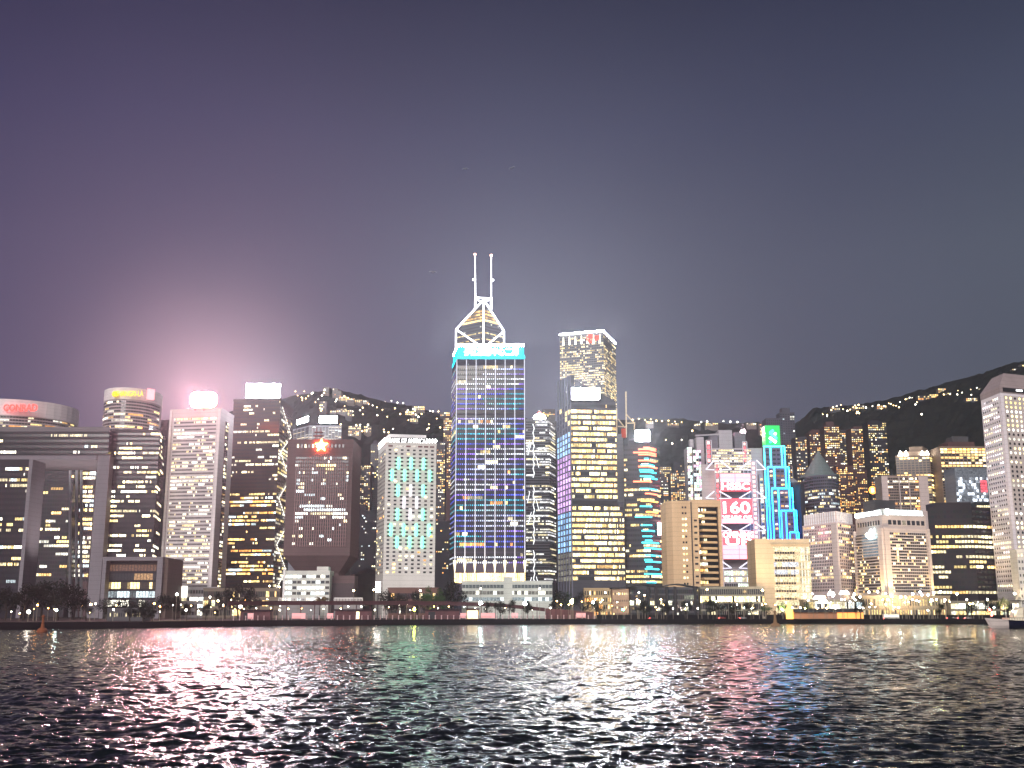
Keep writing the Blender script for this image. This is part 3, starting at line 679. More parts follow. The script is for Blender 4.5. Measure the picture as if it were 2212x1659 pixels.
for r in range(1, 40):
    if r in (10, 37): continue
    bands(T, [A, B], zt - 1 - hh * (r + 1), zt - 1 - hh * r, 1, [34], dark_metal, [[ledcol(r, (c + .5) / 34) if (r > 3 or c > 22 - r * 5) else (.2, .2, .18) for c in range(34)]], ph=.26, pw=.46, off=.75, vpos=.93, name='led_strip')
    bands(T, [A0, A], zt - 1 - hh * (r + 1), zt - 1 - hh * r, 1, [7], dark_metal, [[tuple(x * .55 for x in ledcol(r, .12)) if rng.random() < .8 else (.5, .48, .42) for c in range(7)]], ph=.24, pw=.7, off=.5, vpos=.93, name='led_strip')
fin_glow = emit('fin_led_glow', (.80, .84, 1), .34, False)  # LED light reflected by the mullions, put in as their own faint emission
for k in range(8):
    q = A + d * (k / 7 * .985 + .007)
    m = MB(); m.box(q.x - .34, q.x + .34, q.y - 1.3, q.y - .1, zb, zt - 1, fin_glow); m.build('mullion', T)
cyan = emit('cyan_sign', (.0, .62, .80), 3.0); wcrown = emit('white_crown_light', (.88, .96, 1), 95)
z0c, z1c = zt + .3, P(1050, 748, Yc).z
m = MB(); q = [Vector(p) for p in poly]; cen = sum(q, Vector((0, 0))) / 4
m.prism([cen + (p - cen) * .97 for p in q], z0c, z1c, cyan); m.build('crown_sign', T)
m = MB(); m.prism([cen + (p - cen) * 1.0 for p in q], zt - .3, z0c + 2.6, cyan); m.build('crown_ledge', T)
m = MB(); m.prism([cen + (p - cen) * .975 for p in q], z1c + .02, z1c + 2.0, wcrown); m.build('crown_edge_light', T)
a_ = cen + (q[1] - cen) * .97; b_ = cen + (q[2] - cen) * .97
lettering(T, '長江集團中心二期', a_ + (b_ - a_) * .10, a_ + (b_ - a_) * .92, z0c + 2.2, z1c - .6, emit('white_glyph_light', (1, 1, 1), 5), off=.1, offset=.03)
# golden lobby
lob = emit('golden_lobby', (1, .66, .22), 2.6)
zl0, zl1 = P(1050, 1259, Yc).z, P(1050, 1238, Yc).z
bands(T, [A, B], zl0, zl1, 1, [40], lob, [[mul(YEL if rng.random() < .5 else CREAM if 12 < c < 22 else WARM, rng.uniform(1.2, 3.4)) for c in range(40)]], ph=1.0, pw=.8, off=.6, name='lobby_glazing')
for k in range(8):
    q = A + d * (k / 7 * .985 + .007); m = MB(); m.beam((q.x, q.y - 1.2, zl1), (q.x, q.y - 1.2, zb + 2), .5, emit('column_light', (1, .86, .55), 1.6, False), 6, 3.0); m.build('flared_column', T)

# ---- tower with white lit cross bracing and two masts, behind
Yk = 1200
T = thing('braced_tower', (gx(1045, Yk), Yk + 20, GZ), 'angular glass tower outlined in white light tubes with two lit masts', 'tower')
Lp, Cp, Rp = P(985, 712, Yk + 26), P(1045, 648, Yk), P(1089, 716, Yk + 24)
poly = close([Lp.xy, Cp.xy, Rp.xy], 0)
bw = wall('braced_tower_glass', (.075, .072, .09), .25)
m = MB(); m.prism(poly, GZ, 0, bw, [Lp.z, Cp.z, Rp.z, Lp.z]); m.build('wall', T)
zl = P(1045, 748, Yk).z
rows = 15; step = (Cp.z - zl) / rows
for side, (Q, sgn) in enumerate(((Lp, 0), (Rp, 1))):
    for r in range(2, rows):
        z = Cp.z - (r + .5) * step; f = min(1, (Cp.z - z - step * .35) / (Cp.z - Q.z)) * .96
        C2 = Cp.xy; E = C2.lerp(Q.xy, f); chn = [E, C2] if sgn == 0 else [C2, E]; ncol = max(2, int(16 * f))
        gold = r in (3, 4, 5); line = r in (7,); st_ = 1.0
        row = []
        for c in range(ncol):
            if r == 6: row.append(tuple(x * 1.5 for x in YEL))
            elif gold: row.append(mul(WARM, rng.choice((.3, .6, 1.2)) * (1.1 if c > ncol * .4 or sgn else .6)))
            elif r in (10, 12): row.append(mul(YEL, rng.uniform(.5, 1.3)) if rng.random() < .8 else (.02, .02, .02))
            else: row.append(tuple(x * .8 for x in WHITE) if rng.random() < .05 else (.015, .014, .018))
        bands(T, chn, z - step * .5, z + step * .5, 1, [ncol], bw, [row], ph=.62 if gold or r == 6 else .34, pw=.85, off=.3)
tube = emit('white_tube_light', (.93, .95, 1), 5)
def up(p, k=1.2): return Vector((p.x, p.y - k, p.z))
zc_ = P(1047, 752, Yk).z
Cb, Lb, Rb = Vector((Cp.x, Cp.y, zc_)), Vector((Lp.x, Lp.y, zc_)), Vector((Rp.x, Rp.y, zc_))
for a, b, w_ in ((Lp, Cp, 1.5), (Cp, Rp, 1.5), (Cp, Cb, 1.5), (Lp, Lb, 1.5), (Rp, Rb, 1.5), (Lp, Cb, 1.3), (Rp, Cb, 1.3)):
    m = MB(); m.beam(up(a), up(b), w_, tube, 6); m.build('light_tube', T)
bead = emit('mast_light', (.95, .95, 1), 5); tip = emit('mast_beacon', (1, .45, .32), 14)
tops = []
for px, pyt, pyb in ((1027, 551, 664), (1061, 553, 668)):
    a, b = P(px, pyb, Yk + 10), P(px - (1 if px < 1040 else 0), pyt, Yk + 10); tops.append((a, b)); zx = P(px, 643, Yk + 10).z
    m = MB(); m.beam(a, (a.x, a.y, zx), 2.4, bead, 6); m.build('mast_foot', T)
    m = MB(); n_ = 26; m.beam((a.x, a.y, zx), b, 1.0, steel, 5)
    for k in range(n_):
        q = Vector((a.x, a.y, zx)).lerp(b, (k + .5) / n_); m.ball(q, (.8 if k < 14 else .65), bead, n=6, k=3)
    mo = m.build('mast', T)
    m = MB(); m.ball(b + Vector((0, 0, .8)), 1.3, tip, n=6, k=4); m.build('beacon', T, mo)
    q = Vector((a.x, a.y, zx)).lerp(b, .42); m = MB(); m.box(q.x - (3 if px < 1040 else .5), q.x + (.5 if px < 1040 else 3), q.y - 1, q.y + 1, q.z - .8, q.z + .8, bead); m.build('bracket', T, mo)
za = P(1044, 643, Yk + 10).z; zb_ = P(1044, 658, Yk + 10).z
m = MB(); m.beam((tops[0][0].x, Yk + 10, za), (tops[1][0].x, Yk + 10, za - 1), 1.8, tube, 6); m.build('mast_crossbar', T)
for i, j in ((0, 1), (1, 0)):
    m = MB(); m.beam((tops[i][0].x, Yk + 10, za - 1), (tops[j][0].x, Yk + 10, zb_ - 4), 1.3, tube, 5); m.build('mast_brace', T)

# ---- low white car park block in front
Yv = 862
T, pts, zt, poly = tower('car_park_block', 'long low pale car park block with open decks under the light dot tower', [(998, Yv), (1193, Yv)], 1257, wall('pale_block', (.50, .52, .48)), 3, [26], depth=22, cat='car park', parapet=.8, zb=P(1100, 1301, Yv).z,
     ph=.55, pw=.92, ztop_inset=1, lit=[[(.06, .07, .07)] * 26, [mul(WHITE, 1.6 if rng.random() < .22 else .09) for c in range(26)], [mul(COOL, 1.3 if rng.random() < .25 else .22) for c in range(26)]])
m = MB(); a, b = P(1088, 1245, Yv - 1).xy, P(1107, 1245, Yv - 1).xy; m.prism([a, b, b + Vector((0, 8)), a + Vector((0, 8))], GZ, P(1098, 1246, Yv).z, MATS['pale_block']); m.build('stair_tower', T)

# ---- hazy latticed tower between the two
Ym = 1120
T, pts, zt, poly = tower('latticed_tower', 'silvery latticed tower with white zigzag lights and a glaring round roof lamp', [(1136, Ym), (1186, Ym), (1199, Ym + 30)], 908, wall('lattice_wall', (.13, .13, .15), .4), 60, [12, 4], cat='tower',
     zb=P(1160, 1260, Ym).z, ph=.5, pw=.93, lit=dict(p=lambda r: .05 if r in (21, 22, 45, 46) else .62, pal=[CREAM, WHITE, (.8, .8, .78), (.6, .6, .62)], s=.9, run=.8, rowvar=.5))
zz = emit('zigzag_white', (.95, .98, 1), 1.6, False)
A, B = Vector(poly[0]), Vector(poly[1]); d = B - A; H = zt - GZ
for z0_, z1_ in ((.70, .98), (.36, .66), (.05, .33)):
    m = MB(); n_ = 12; prev = None
    for k in range(n_ + 1):
        f = .32 + (.035 if k % 2 else -.02) ; q = A + d * f; p_ = Vector((q.x, q.y - 1.2, GZ + H * (z0_ + (z1_ - z0_) * k / n_)))
        if prev is not None: m.beam(prev, p_, .8, zz)
        prev = p_
    m.build('zigzag_light', T)
    for f0, f1 in ((.08, .22), (.55, .42), (.05, .16)):
        h0 = rng.uniform(z0_, z1_ - .08); a, b = A + d * f0, A + d * f1
        m = MB(); m.beam((a.x, a.y - 1.2, GZ + H * h0), (b.x, b.y - 1.2, GZ + H * (h0 + .06)), .6, zz); m.build('slant_light', T)
T2 = thing('roof_lamp', (P(1166, 905, Ym + 8).x, Ym + 8, zt), 'glaring round warm white lamp on the latticed tower roof', 'lamp')
q = P(1166, 903, Ym + 5); m = MB(); m.beam((q.x, q.y + 4, zt - 1), (q.x, q.y, q.z), 1.2, dark_metal); m.build('bracket', T2)
m = MB(); m.lathe(q, [(.5, -4.5), (4.5, -3), (6.2, 0), (4.5, 3.2), (.5, 4.6)], emit('round_lamp_light', (1, .90, .74), 260), 12); m.build('lamp_globe', T2)
m = MB(); m.ball(q + Vector((0, 6, 6)), 1.5, emit('red_beacon', (1, .1, .06), 14)); m.build('beacon', T2)
tower('flats_tower', 'narrow dim flats tower just behind the latticed tower', [(1172, 1500), (1199, 1500)], 886, flat_wall, 34, [6], depth=25, zb=P(1190, 1000, 1500).z, lit=dict(p=.3, pal=PAL_HOME, s=1.2, run=.3), cat='tower')

# ---- two-faced tower with a bright roof edge
Yh = 1150
T, pts, zt, poly = tower('square_tower', 'tall square tower of dense cream lit floors with a bright white roof edge', [(1209, Yh + 16), (1303, Yh), (1329, Yh + 56)], 716, wall('ribbed_steel', (.13, .13, .15), .35), 36, [26, 14], cat='tower',
     zb=P(1260, 900, Yh).z, ph=.52, pw=.74, ztop_inset=4, parapet=0, lit=dict(p=lambda r: .45 if r in (0, 1, 3) else .1 if r in (2, 5) else .74, pal=[CREAM, CREAM, YEL, YEL], s=.95, run=.35, rowvar=.2))
edge = emit('roof_edge_light', (1, .97, .98), 90)
q = [Vector(p) for p in poly]; cen = sum(q, Vector((0, 0))) / 4
for k in range(4):
    a, b = cen + (q[k] - cen) * 1.01, cen + (q[(k + 1) % 4] - cen) * 1.01; a2, b2 = cen + (q[k] - cen) * .93, cen + (q[(k + 1) % 4] - cen) * .93
    m = MB(); m.prism([a, b, b2, a2], zt + .05, zt + 1.5, edge); m.build('roof_edge_light', T)
for k in range(7):
    a = q[0].lerp(q[1], (k + .6) / 7.2)
    m = MB(); zf = zt - 12; m.beam((a.x, a.y - .9, zf), (a.x, a.y - .9, zt - 3), 2.2, emit('flare_light', (1, .93, .70), 2.0, False), 6, .8); m.build('flared_light', T)
rl = emit('red_logo_light', (1, .05, .03), 1.5)
e = q[1] - q[0]; n_ = Vector((e.y, -e.x)).normalized()
c2 = q[0] + e * .72 + n_ * 1.2; zc = zt - 7; m = MB(); ring = []
S = 20
for k in range(S):
    a0, a1 = math.pi * (.25 + 1.5 * k / S), math.pi * (.25 + 1.5 * (k + 1) / S)
    f = lambda a, r: (c2.x + e.normalized().x * r * math.cos(a), c2.y - .3, zc + r * math.sin(a))
    m.face([f(a0, 3.3), f(a0, 4.8), f(a1, 4.8), f(a1, 3.3)][::-1], rl)
m.build('round_logo', T)
lettering(T, 'M', q[0] + e * .70, q[0] + e * .76, zc - 2, zc + 2, rl, off=1.4, name='logo_letter')
lettering(T, 'CM', q[0] + e * .79, q[0] + e * .92, zc - 2.2, zc + 3, rl, off=1.4, offset=.04, name='logo_letter')

# ---- bright gold-lit tower with a coloured side
Yj = 1010
T = thing('golden_tower', (gx(1280, Yj), Yj + 25, GZ), 'broad tower of gold lit floors with pink and blue fins down its narrow side', 'tower')
gm = wall('golden_tower_wall', (.06, .06, .075), .3); A0, A, B = P(1203, 866, Yj + 45).xy, P(1232, 866, Yj).xy, P(1330, 866, Yj + 4).xy
zt = P(1232, 868, Yj).z; bk = A0 + B - A
m = MB(); m.prism([A0, A, B, bk], GZ, zt, gm); m.build('wall', T)
zf0, zf1, zf2 = P(1206, 824, Yj + 45).z, P(1234, 810, Yj).z, P(1330, 866, Yj + 4).z
e0 = (A - A0).normalized() * .05
m = MB(); m.prism([A0 + Vector((0, 2)), A + Vector((0, .8)), A + Vector((4, 2)), A0 + Vector((4, 4))], zt, 0, gm, [zf0, zf1, zf1, zf0]); m.build('side_screen', T)
m = MB(); a1 = A + Vector((4.2, 1)); m.prism([a1, B + Vector((0, 1)), B + Vector((0, 3)), a1 + Vector((0, 2))], zt, 0, gm, [zf1 - 4, zf2, zf2, zf1 - 4]); m.build('roof_screen', T)
zb = P(1280, 1256, Yj).z; rows = 31
gold = litmap(rows, 40, lambda r: .12 if r in (0, 17) else .96, [YEL, YEL, CREAM, WARM], 1.9, .6, .05)
bands(T, [A, B], zb, zt - 1, rows, [40], gm, gold, ph=.55, pw=.78)
zst = P(1330, 1083, Yj).z; hh = (zt - 1 - zb) / rows
Bx, By = B + (B - A).normalized() * .1, P(1347, 1083, Yj + 4).xy
m = MB(); m.prism([Bx, By, By + Vector((0, 40)), Bx + Vector((0, 40))], GZ, zst, gm); m.build('lower_wing', T)
nr = int((zst - zb) / hh); bands(T, [Bx, By], zb, zb + nr * hh, nr, [4], gm, litmap(nr, 4, .85, [YEL, CREAM, WARM], 1.6, .5, .2), ph=.52, pw=.86, name='wing_window_band')
def sidecol(r):
    f = r / 30
    c = (.34, .60, 1.0) if f < .30 else (.75, .42, .95) if f < .62 else (.30, .58, 1.0) if f < .86 else (.25, .24, .18)
    return c
for r in range(rows):
    f = r / 30
    row = []
    for c in range(5):
        if f < .16: row.append(tuple(x * 1.5 for x in YEL) if rng.random() < .3 else (.04, .04, .06))
        else: row.append(mul(sidecol(r), rng.uniform(.4, 1.5) * (.6 if f > .86 else 1)))
    bands(T, [A0, A], zt - 1 - hh * (r + 1), zt - 1 - hh * r, 1, [5], gm, [row], ph=.74, pw=.62, off=.3, name='coloured_band')
for k in range(6):
    p = A0.lerp(A, k / 5); m = MB(); z_t = zf0 + (zf1 - zf0) * k / 5; m.prism([p + Vector((-.5, -1.4)), p + Vector((.3, -1.6)), p + Vector((.6, -.1)), p + Vector((-.2, .1))], GZ, z_t, wall('pale_fin', (.16, .16, .21))); m.build('fin', T)
m = MB(); m.prism([A + Vector((6, -.6)), B + Vector((0, -.6)), B + Vector((0, -.2)), A + Vector((6, -.2))], zt - hh * 18.2, zt - hh * 17.4, dark_metal); m.build('louvre_band', T)
zsg = zt
billboard('large glaring white billboard at the top of the gold lit tower', 1235, 1295, 838, 863, Yj - 3, zt, emit('white_sign_b', (.93, .94, 1), 190), thick=2)

# ---- grey slab with cream masts
Yn = 1060
T, pts, zt, poly = tower('grey_slab_tower', 'blank grey slab tower squeezed beside the gold lit tower', [(1331, Yn), (1346, Yn)], 940, wall('slab_grey', (.30, .30, .33)), 1, [0], depth=30, cat='tower', lit=[[]])
T2 = thing('rooftop_crane', (gx(1345, Yn), Yn, zt), 'cream painted rooftop crane with two upright masts and a red cab', 'crane')
cr = emit('crane_lit_paint', (1, .70, .42), .55, False); crm = wall('crane_cream', (.75, .62, .40))
m = MB(); m.beam((P(1333, 940, Yn).x, Yn + 2, zt - 1), P(1332, 882, Yn + 2), 1.6, crm); m.build('mast', T2)
m = MB(); m.beam(P(1353, 945, Yn + 2), P(1352, 846, Yn + 2), 1.6, crm); m.build('mast', T2)
for a, b in (((1335, 905), (1350, 924)), ((1353, 895), (1371, 915)), ((1355, 914), (1371, 914)), ((1335, 921), (1352, 922)), ((1371, 912), (1370, 928))):
    m = MB(); m.beam(P(a[0], a[1], Yn + 2), P(b[0], b[1], Yn + 2), 1.3, crm); m.build('strut', T2)
a, b = P(1343, 945, Yn), P(1352, 945, Yn); m = MB(); m.box(a.x, b.x, Yn - 1, Yn + 5, a.z, P(1343, 926, Yn).z, wall('crane_red', (.7, .10, .05))); m.build('cab', T2)

# ---- dark tower with red and teal light stripes
Yo = 1020
T, pts, zt, poly = tower('striped_tower', 'dark tower with red, orange and teal light stripes across its curved corner', [(1347, Yo + 6), (1400, Yo), (1424, Yo + 18)], 964, wall('striped_tower_wall', (.045, .045, .055), .3), 27, [14, 7], cat='tower',
     zb=P(1390, 1262, Yo).z, ph=.45, lit=dict(p=lambda r: .12 if r < 5 or 13 < r < 19 else .62, pal=PAL_GOLD, s=1.3, run=.7, rowvar=.6))
cols_ = {'r': emit('stripe_red', (1, .16, .08), 3.2), 't': emit('stripe_teal', (.05, .68, .80), 2.6), 'o': emit('stripe_orange', (1, .42, .08), 2.8)}
A, B, C = (Vector(p) for p in poly[:3])
for X0, X1, Yy, k in ((590, 670, 756, 'r'), (560, 670, 766, 'r'), (530, 672, 785, 'r'), (560, 672, 797, 'r'), (595, 620, 822, 't'), (560, 670, 833, 'r'), (575, 660, 858, 't'), (560, 680, 868, 'r'), (565, 650, 888, 't'), (570, 672, 899, 't'), (570, 655, 925, 't'), (595, 680, 935, 't'), (530, 640, 957, 'r'), (570, 680, 1000, 't'), (600, 680, 1028, 'r'), (575, 685, 1072, 'o'), (570, 640, 1103, 't'), (605, 685, 1136, 'o'), (540, 640, 1166, 't'), (575, 640, 1215, 't'), (580, 690, 1248, 't'), (585, 640, 1281, 't'), (580, 690, 1318, 't'), (600, 640, 1306, 't'), (595, 705, 1352, 't'), (600, 700, 1394, 't'), (595, 640, 1420, 't'), (600, 705, 1431, 't'), (610, 640, 1462, 't'), (600, 690, 1474, 't'), (595, 708, 1504, 't'), (610, 670, 1553, 't')):
    x0, x1, py = X0 * .3648 + 1175, X1 * .3648 + 1175, Yy * .3648 + 691.3
    z = P(x0, py, Yo).z; xa = P(x0, py, Yo - 2).x; xb = min(P(x1, py, Yo - 2).x, C.x + 1.5)
    m = MB(); xm = min(xb, B.x)
    m.beam((xa, Yo - 1, z), (xm, Yo - 1, z), 1.7, cols_[k])
    if xb > B.x: t_ = (xb - B.x) / (C.x - B.x); m.beam((xm, Yo - 1, z), (xb, Yo - 1 + 18 * t_, z), 1.7, cols_[k])
    m.build('light_stripe', T)
billboard('square glaring white sign on the striped tower roof', 1373, 1403, 930, 953, Yo + 2, zt, emit('white_sign_c', (.90, .92, 1), 320))
roof_box(T, [poly[0], poly[1], poly[2], poly[3]], zt, .05, .7, .3, .8, 7, MATS['striped_tower_wall'])
T2 = thing('wall_sign', (gx(1431, 1000), 1000, GZ + 20), 'small glaring pink white sign at the edge of the cream balconied block', 'sign')
q = P(1431, 1142, 1000); m = MB(); m.box(q.x - 4, q.x + 4, 1000, 1002, q.z - 5.5, q.z + 5.5, emit('pink_white_sign', (1, .35, .42), 22)); m.build('lit_face', T2)
m = MB(); m.box(q.x - 4.6, q.x + 4.6, 1002.02, 1018, q.z - 6, q.z + 6, dark_metal); m.build('sign_box', T2)

# ---- cream block with balconies
Yr = 880
T = thing('balcony_block', (gx(1497, Yr), Yr, GZ), 'warm cream block, blank curved half with slit windows and a stack of balconies', 'office block')
zt = P(1497, 1079, Yr).z
a = P(1437, 1079, Yr + 6).xy; mid = P(1462, 1079, Yr - 1).xy; b = P(1491, 1079, Yr).xy; c_ = P(1492.6, 1079, Yr + 1.5).xy; e_ = P(1508, 1079, Yr + 1).xy; f_ = P(1556, 1079, Yr + 5).xy
m = MB(); m.prism([a, (a + mid) / 2 + Vector((0, -3)), mid, b, b + Vector((0, 30)), a + Vector((0, 30))], GZ, zt - 1, warm_wall); m.build('blank_wall', T)
bands(T, [mid + (b - mid) * .30, mid + (b - mid) * .72], GZ + 15, zt - 4, 16, [2], warm_wall, litmap(16, 2, lambda r: .0 if r < 2 else .9, [YEL, CREAM], 2.2, .1, .1), pw=.6, ph=.33, name='slit_window')
m = MB(); m.prism([c_, e_, e_ + Vector((0, 29)), c_ + Vector((0, 29))], GZ, zt, warm_wall); m.build('recessed_wall', T)
bands(T, [c_ + (e_ - c_) * .25, e_ - (e_ - c_) * .2], GZ + 20, zt - 14, 12, [1], warm_wall, litmap(12, 1, .2, [YEL]), pw=.8, ph=.3, name='slit_window')
m = MB(); m.prism([e_ + Vector((.05, 5)), f_ + Vector((0, 5)), f_ + Vector((0, 30)), e_ + Vector((.05, 30))], GZ, zt - 5.5, dark_metal); m.build('recess_wall', T)
m = MB(); m.prism([e_ + Vector((.05, 0)), f_, f_ + Vector((0, 30)), e_ + Vector((.05, 30))], zt - 5.4, zt, warm_wall); m.build('roof_block', T)
m = MB(); g_ = f_ - Vector((2.2, 0)); m.prism([g_, f_, f_ + Vector((0, 8)), g_ + Vector((0, 8))], GZ, zt - 5.42, warm_wall); m.build('end_wall', T)
nb = 17; hh = (zt - 6 - (GZ + 6)) / nb
lm = litmap(nb, 12, .42, [YEL, CREAM, WHITE, ORANGE], 2.2, .55, .6)
bands(T, [e_ + Vector((.5, 5)), g_ + Vector((0, 5))], GZ + 6, zt - 6, nb, [12], dark_metal, lm, ph=.5, pw=.8, vpos=.42)
for k in range(nb):
    z = zt - 6 - hh * (k + 1); m = MB(); i_ = e_ + Vector((1, -1.0)); j_ = g_ + Vector((-.2, -1.0))
    m.prism([i_ + Vector((1.5, 0)), j_ + Vector((-1.5, 0)), j_ + Vector((0, 6)), i_ + Vector((0, 6))], z, z + hh * .36, wall('balcony_concrete', (.66, .45, .25))); m.build('balcony', T)
m = MB(); m.beam((b.x + .6, b.y + .2, GZ), (b.x + .6, b.y + .2, zt - 2), .8, dark_conc); m.build('joint', T)
# ---- the suspended-truss bank tower
Yx = 1080
T = thing('truss_bank_tower', (gx(1590, Yx), Yx + 20, GZ), 'stepped steel bank tower hung from white trusses, with huge red lit screens', 'tower')
tw = wall('bank_grey_steel', (.36, .34, .37), .5, .12)
def blk(name, x0, x1, yt, Y, depth, mat, yb=None): 
    zt = P((x0 + x1) / 2, yt, Y).z; A, B = P(x0, yt, Y).xy, P(x1, yt, Y).xy; z0 = P((x0 + x1) / 2, yb, Y).z if yb else GZ
    m = MB(); m.prism([A, B, B + Vector((0, depth)), A + Vector((0, depth))], z0, zt, mat); m.build(name, T); return A, B, zt
A, B, zt = blk('main_slab', 1536, 1652, 968, Yx + 18, 40, tw)
zb = P(1590, 1022, Yx + 18).z; bands(T, [P(1538, 970, Yx + 18).xy, P(1622, 970, Yx + 18).xy], zb, zt - 1, 9, [18], tw, litmap(9, 18, .75, [CREAM, YEL, CREAM], 1.3, .6, .3), ph=.5)
A, B, zt = blk('stair_tower', 1484, 1494, 966, Yx + 10, 20, tw); pal_mix = [(.6, 1, .75), CREAM, (1, .5, .75), (.6, .9, 1), CREAM, WHITE]
bands(T, [A, B], P(1488, 1078, Yx).z, zt, 17, [2], tw, litmap(17, 2, .95, pal_mix, 1.5, .2), ph=.8, pw=.8)
A, B, zt = blk('stair_tower', 1497, 1514, 972, Yx + 6, 20, tw)
bands(T, [A, B], P(1505, 1078, Yx).z, zt, 17, [3], tw, litmap(17, 3, .95, pal_mix, 1.5, .2), ph=.8, pw=.8)
blk('service_core', 1514.5, 1543, 1003, Yx + 4, 30, wall('service_core_panel', (.42, .38, .38)))
blk('core_head', 1490, 1498, 949, Yx + 16, 8, tw, 966.2); blk('core_head', 1504, 1520, 944, Yx + 22, 12, tw)
A, B, zt = blk('stair_tower', 1640, 1656, 1024, Yx + 12, 26, tw)
bands(T, [A, B], P(1650, 1164, Yx).z, zt - 4, 22, [2], tw, litmap(22, 2, .8, [CREAM, YEL, WHITE], 1.2, .3), ph=.7, pw=.7)
blk('roof_plant', 1552, 1581, 929, Yx + 30, 16, tw, 968.2); blk('roof_plant', 1586, 1610, 934, Yx + 34, 14, wall('bank_dark_steel', (.16, .15, .18)), 968.2); blk('roof_plant', 1535, 1550, 940, Yx + 28, 14, MATS['bank_dark_steel'], 968.2)
m = MB(); m.beam(P(1502, 941, Yx + 20), P(1552, 938, Yx + 30), 2.2, tw); m.build('maintenance_crane', T)
redl = [emit('ladder_red', (1, .10, .12), 1.6, False), emit('ladder_pink', (1, .45, .42), 1.6, False)]
steel_w = wall('truss_steel', (.62, .60, .66)); tru = emit('truss_light', (.84, .82, 1), .75, False)
for x0, x1, yt, yb, n_, dy, mt in ((1525, 1536, 951, 1000, 5, 8, 0), (1604, 1613, 954, 998, 5, 14, 0), (1544, 1554, 1000, 1264, 24, -4, 0), (1622, 1633, 996, 1235, 24, -4, 1)):
    q0, q1 = P(x0, yt, Yx + dy), P(x1, yt, Yx + dy); z0 = P(x0, yb, Yx + dy).z; hh = (q0.z - z0) / n_
    m = MB(); m.beam((q0.x, q0.y, GZ), q0, 1.0, steel_w); m.beam((q1.x, q0.y, GZ), (q1.x, q0.y, q0.z), 1.0, steel_w)
    for k in range(n_): m.beam((q0.x, q0.y, q0.z - k * hh), (q1.x, q0.y, q0.z - k * hh), .8, steel_w)
    m.build('ladder_mast', T)
    for k in range(n_):
        z = q0.z - k * hh; m = MB(); g = 1.2; m.box(q0.x + g, q1.x - g, q0.y + .6, q0.y + 1.4, z - hh + .9, z - .9, redl[mt] if (k < 12 or mt == 0) and rng.random() < .75 else redl[1]); m.build('stair_light', T)
for yA, yB in ((994, 1014), (1061, 1076), (1131, 1146), (1209, 1227)):
    for (xa, xb) in ((1554, 1580), (1622, 1597), (1543, 1525), (1634, 1654)):
        m = MB(); m.beam(P(xa, yA, Yx - 5), P(xb, yB, Yx - 5), 1.5, tru); m.beam(P(xb, yB, Yx - 5), P(xa + (0), yB + 1, Yx - 5), 1.0, tru); m.build('hanger_truss', T)
scr = emit('screen_red', (1, .05, .07), 2.2); scp = emit('screen_pink', (1, .22, .27), 2.2); scw = emit('screen_white', (1, .93, .92), 3.5)
def screen(x0, x1, y0, y1, rows_, pinkrows=(), texts=()):
    A, B = P(x0, (y0 + y1) / 2, Yx).xy, P(x1, (y0 + y1) / 2, Yx).xy; zt, zb = P(x0, y0, Yx).z, P(x0, y1, Yx).z; hh = (zt - zb) / rows_
    m = MB(); m.box(A.x, B.x, Yx + .9, Yx + 16, zb, zt, tw); so_ = m.build('screen_frame', T)
    for r in range(rows_):
        for a, b in ((A.x + .2, (A.x + B.x) / 2 - .35), ((A.x + B.x) / 2 + .35, B.x - .2)):
            m = MB(); m.box(a, b, Yx, Yx + .8, zt - hh * (r + 1) + .25, zt - hh * r - .1, scp if r in pinkrows else scr); m.build('screen_panel', T, so_)
    for txt, fx0, fx1, fy0, fy1, mt in texts:
        lettering(T, txt, A + (B - A) * fx0, A + (B - A) * fx1, zb + (zt - zb) * fy0, zb + (zt - zb) * fy1, mt, off=.25, thick=.3, offset=.015, name='screen_lettering', parent=so_)
screen(1555, 1622, 1023, 1061, 4, (0, 1), (('HSBC', .05, .95, .08, .48, scw),))
screen(1557, 1626, 1077, 1131, 5, (4,), (('160', .08, .92, .40, .88, scw), ('YEARS OF', .05, .95, .06, .32, scw)))
screen(1561, 1632, 1147, 1208, 6, (3, 4, 5), (('OPENING', .02, .98, .76, .97, scw), ('UP', .10, .90, .50, .73, scw)))
A, B, zt = blk('atrium', 1564, 1632, 1230, Yx + 2, 14, tw); bands(T, [A, B], GZ + 14, zt - .5, 5, [14], tw, litmap(5, 14, .85, [(.8, 1, .75), CREAM, (.7, .9, .7)], 1.1, .4), ph=.7)
T2 = thing('roof_lamp', (P(1605, 935, Yx + 40).x, Yx + 40, P(1605, 968, Yx + 40).z), 'glaring pink roof lamp above the red screens', 'lamp')
q = P(1605, 934, Yx + 38); m = MB(); m.beam((q.x, q.y + 2, T2.location.z), (q.x, q.y + 1, q.z - 3), 1, dark_metal); m.build('post', T2); m = MB(); m.ball(q, 2.6, emit('pink_lamp_light', (1, .50, .58), 700)); m.build('lamp_globe', T2)

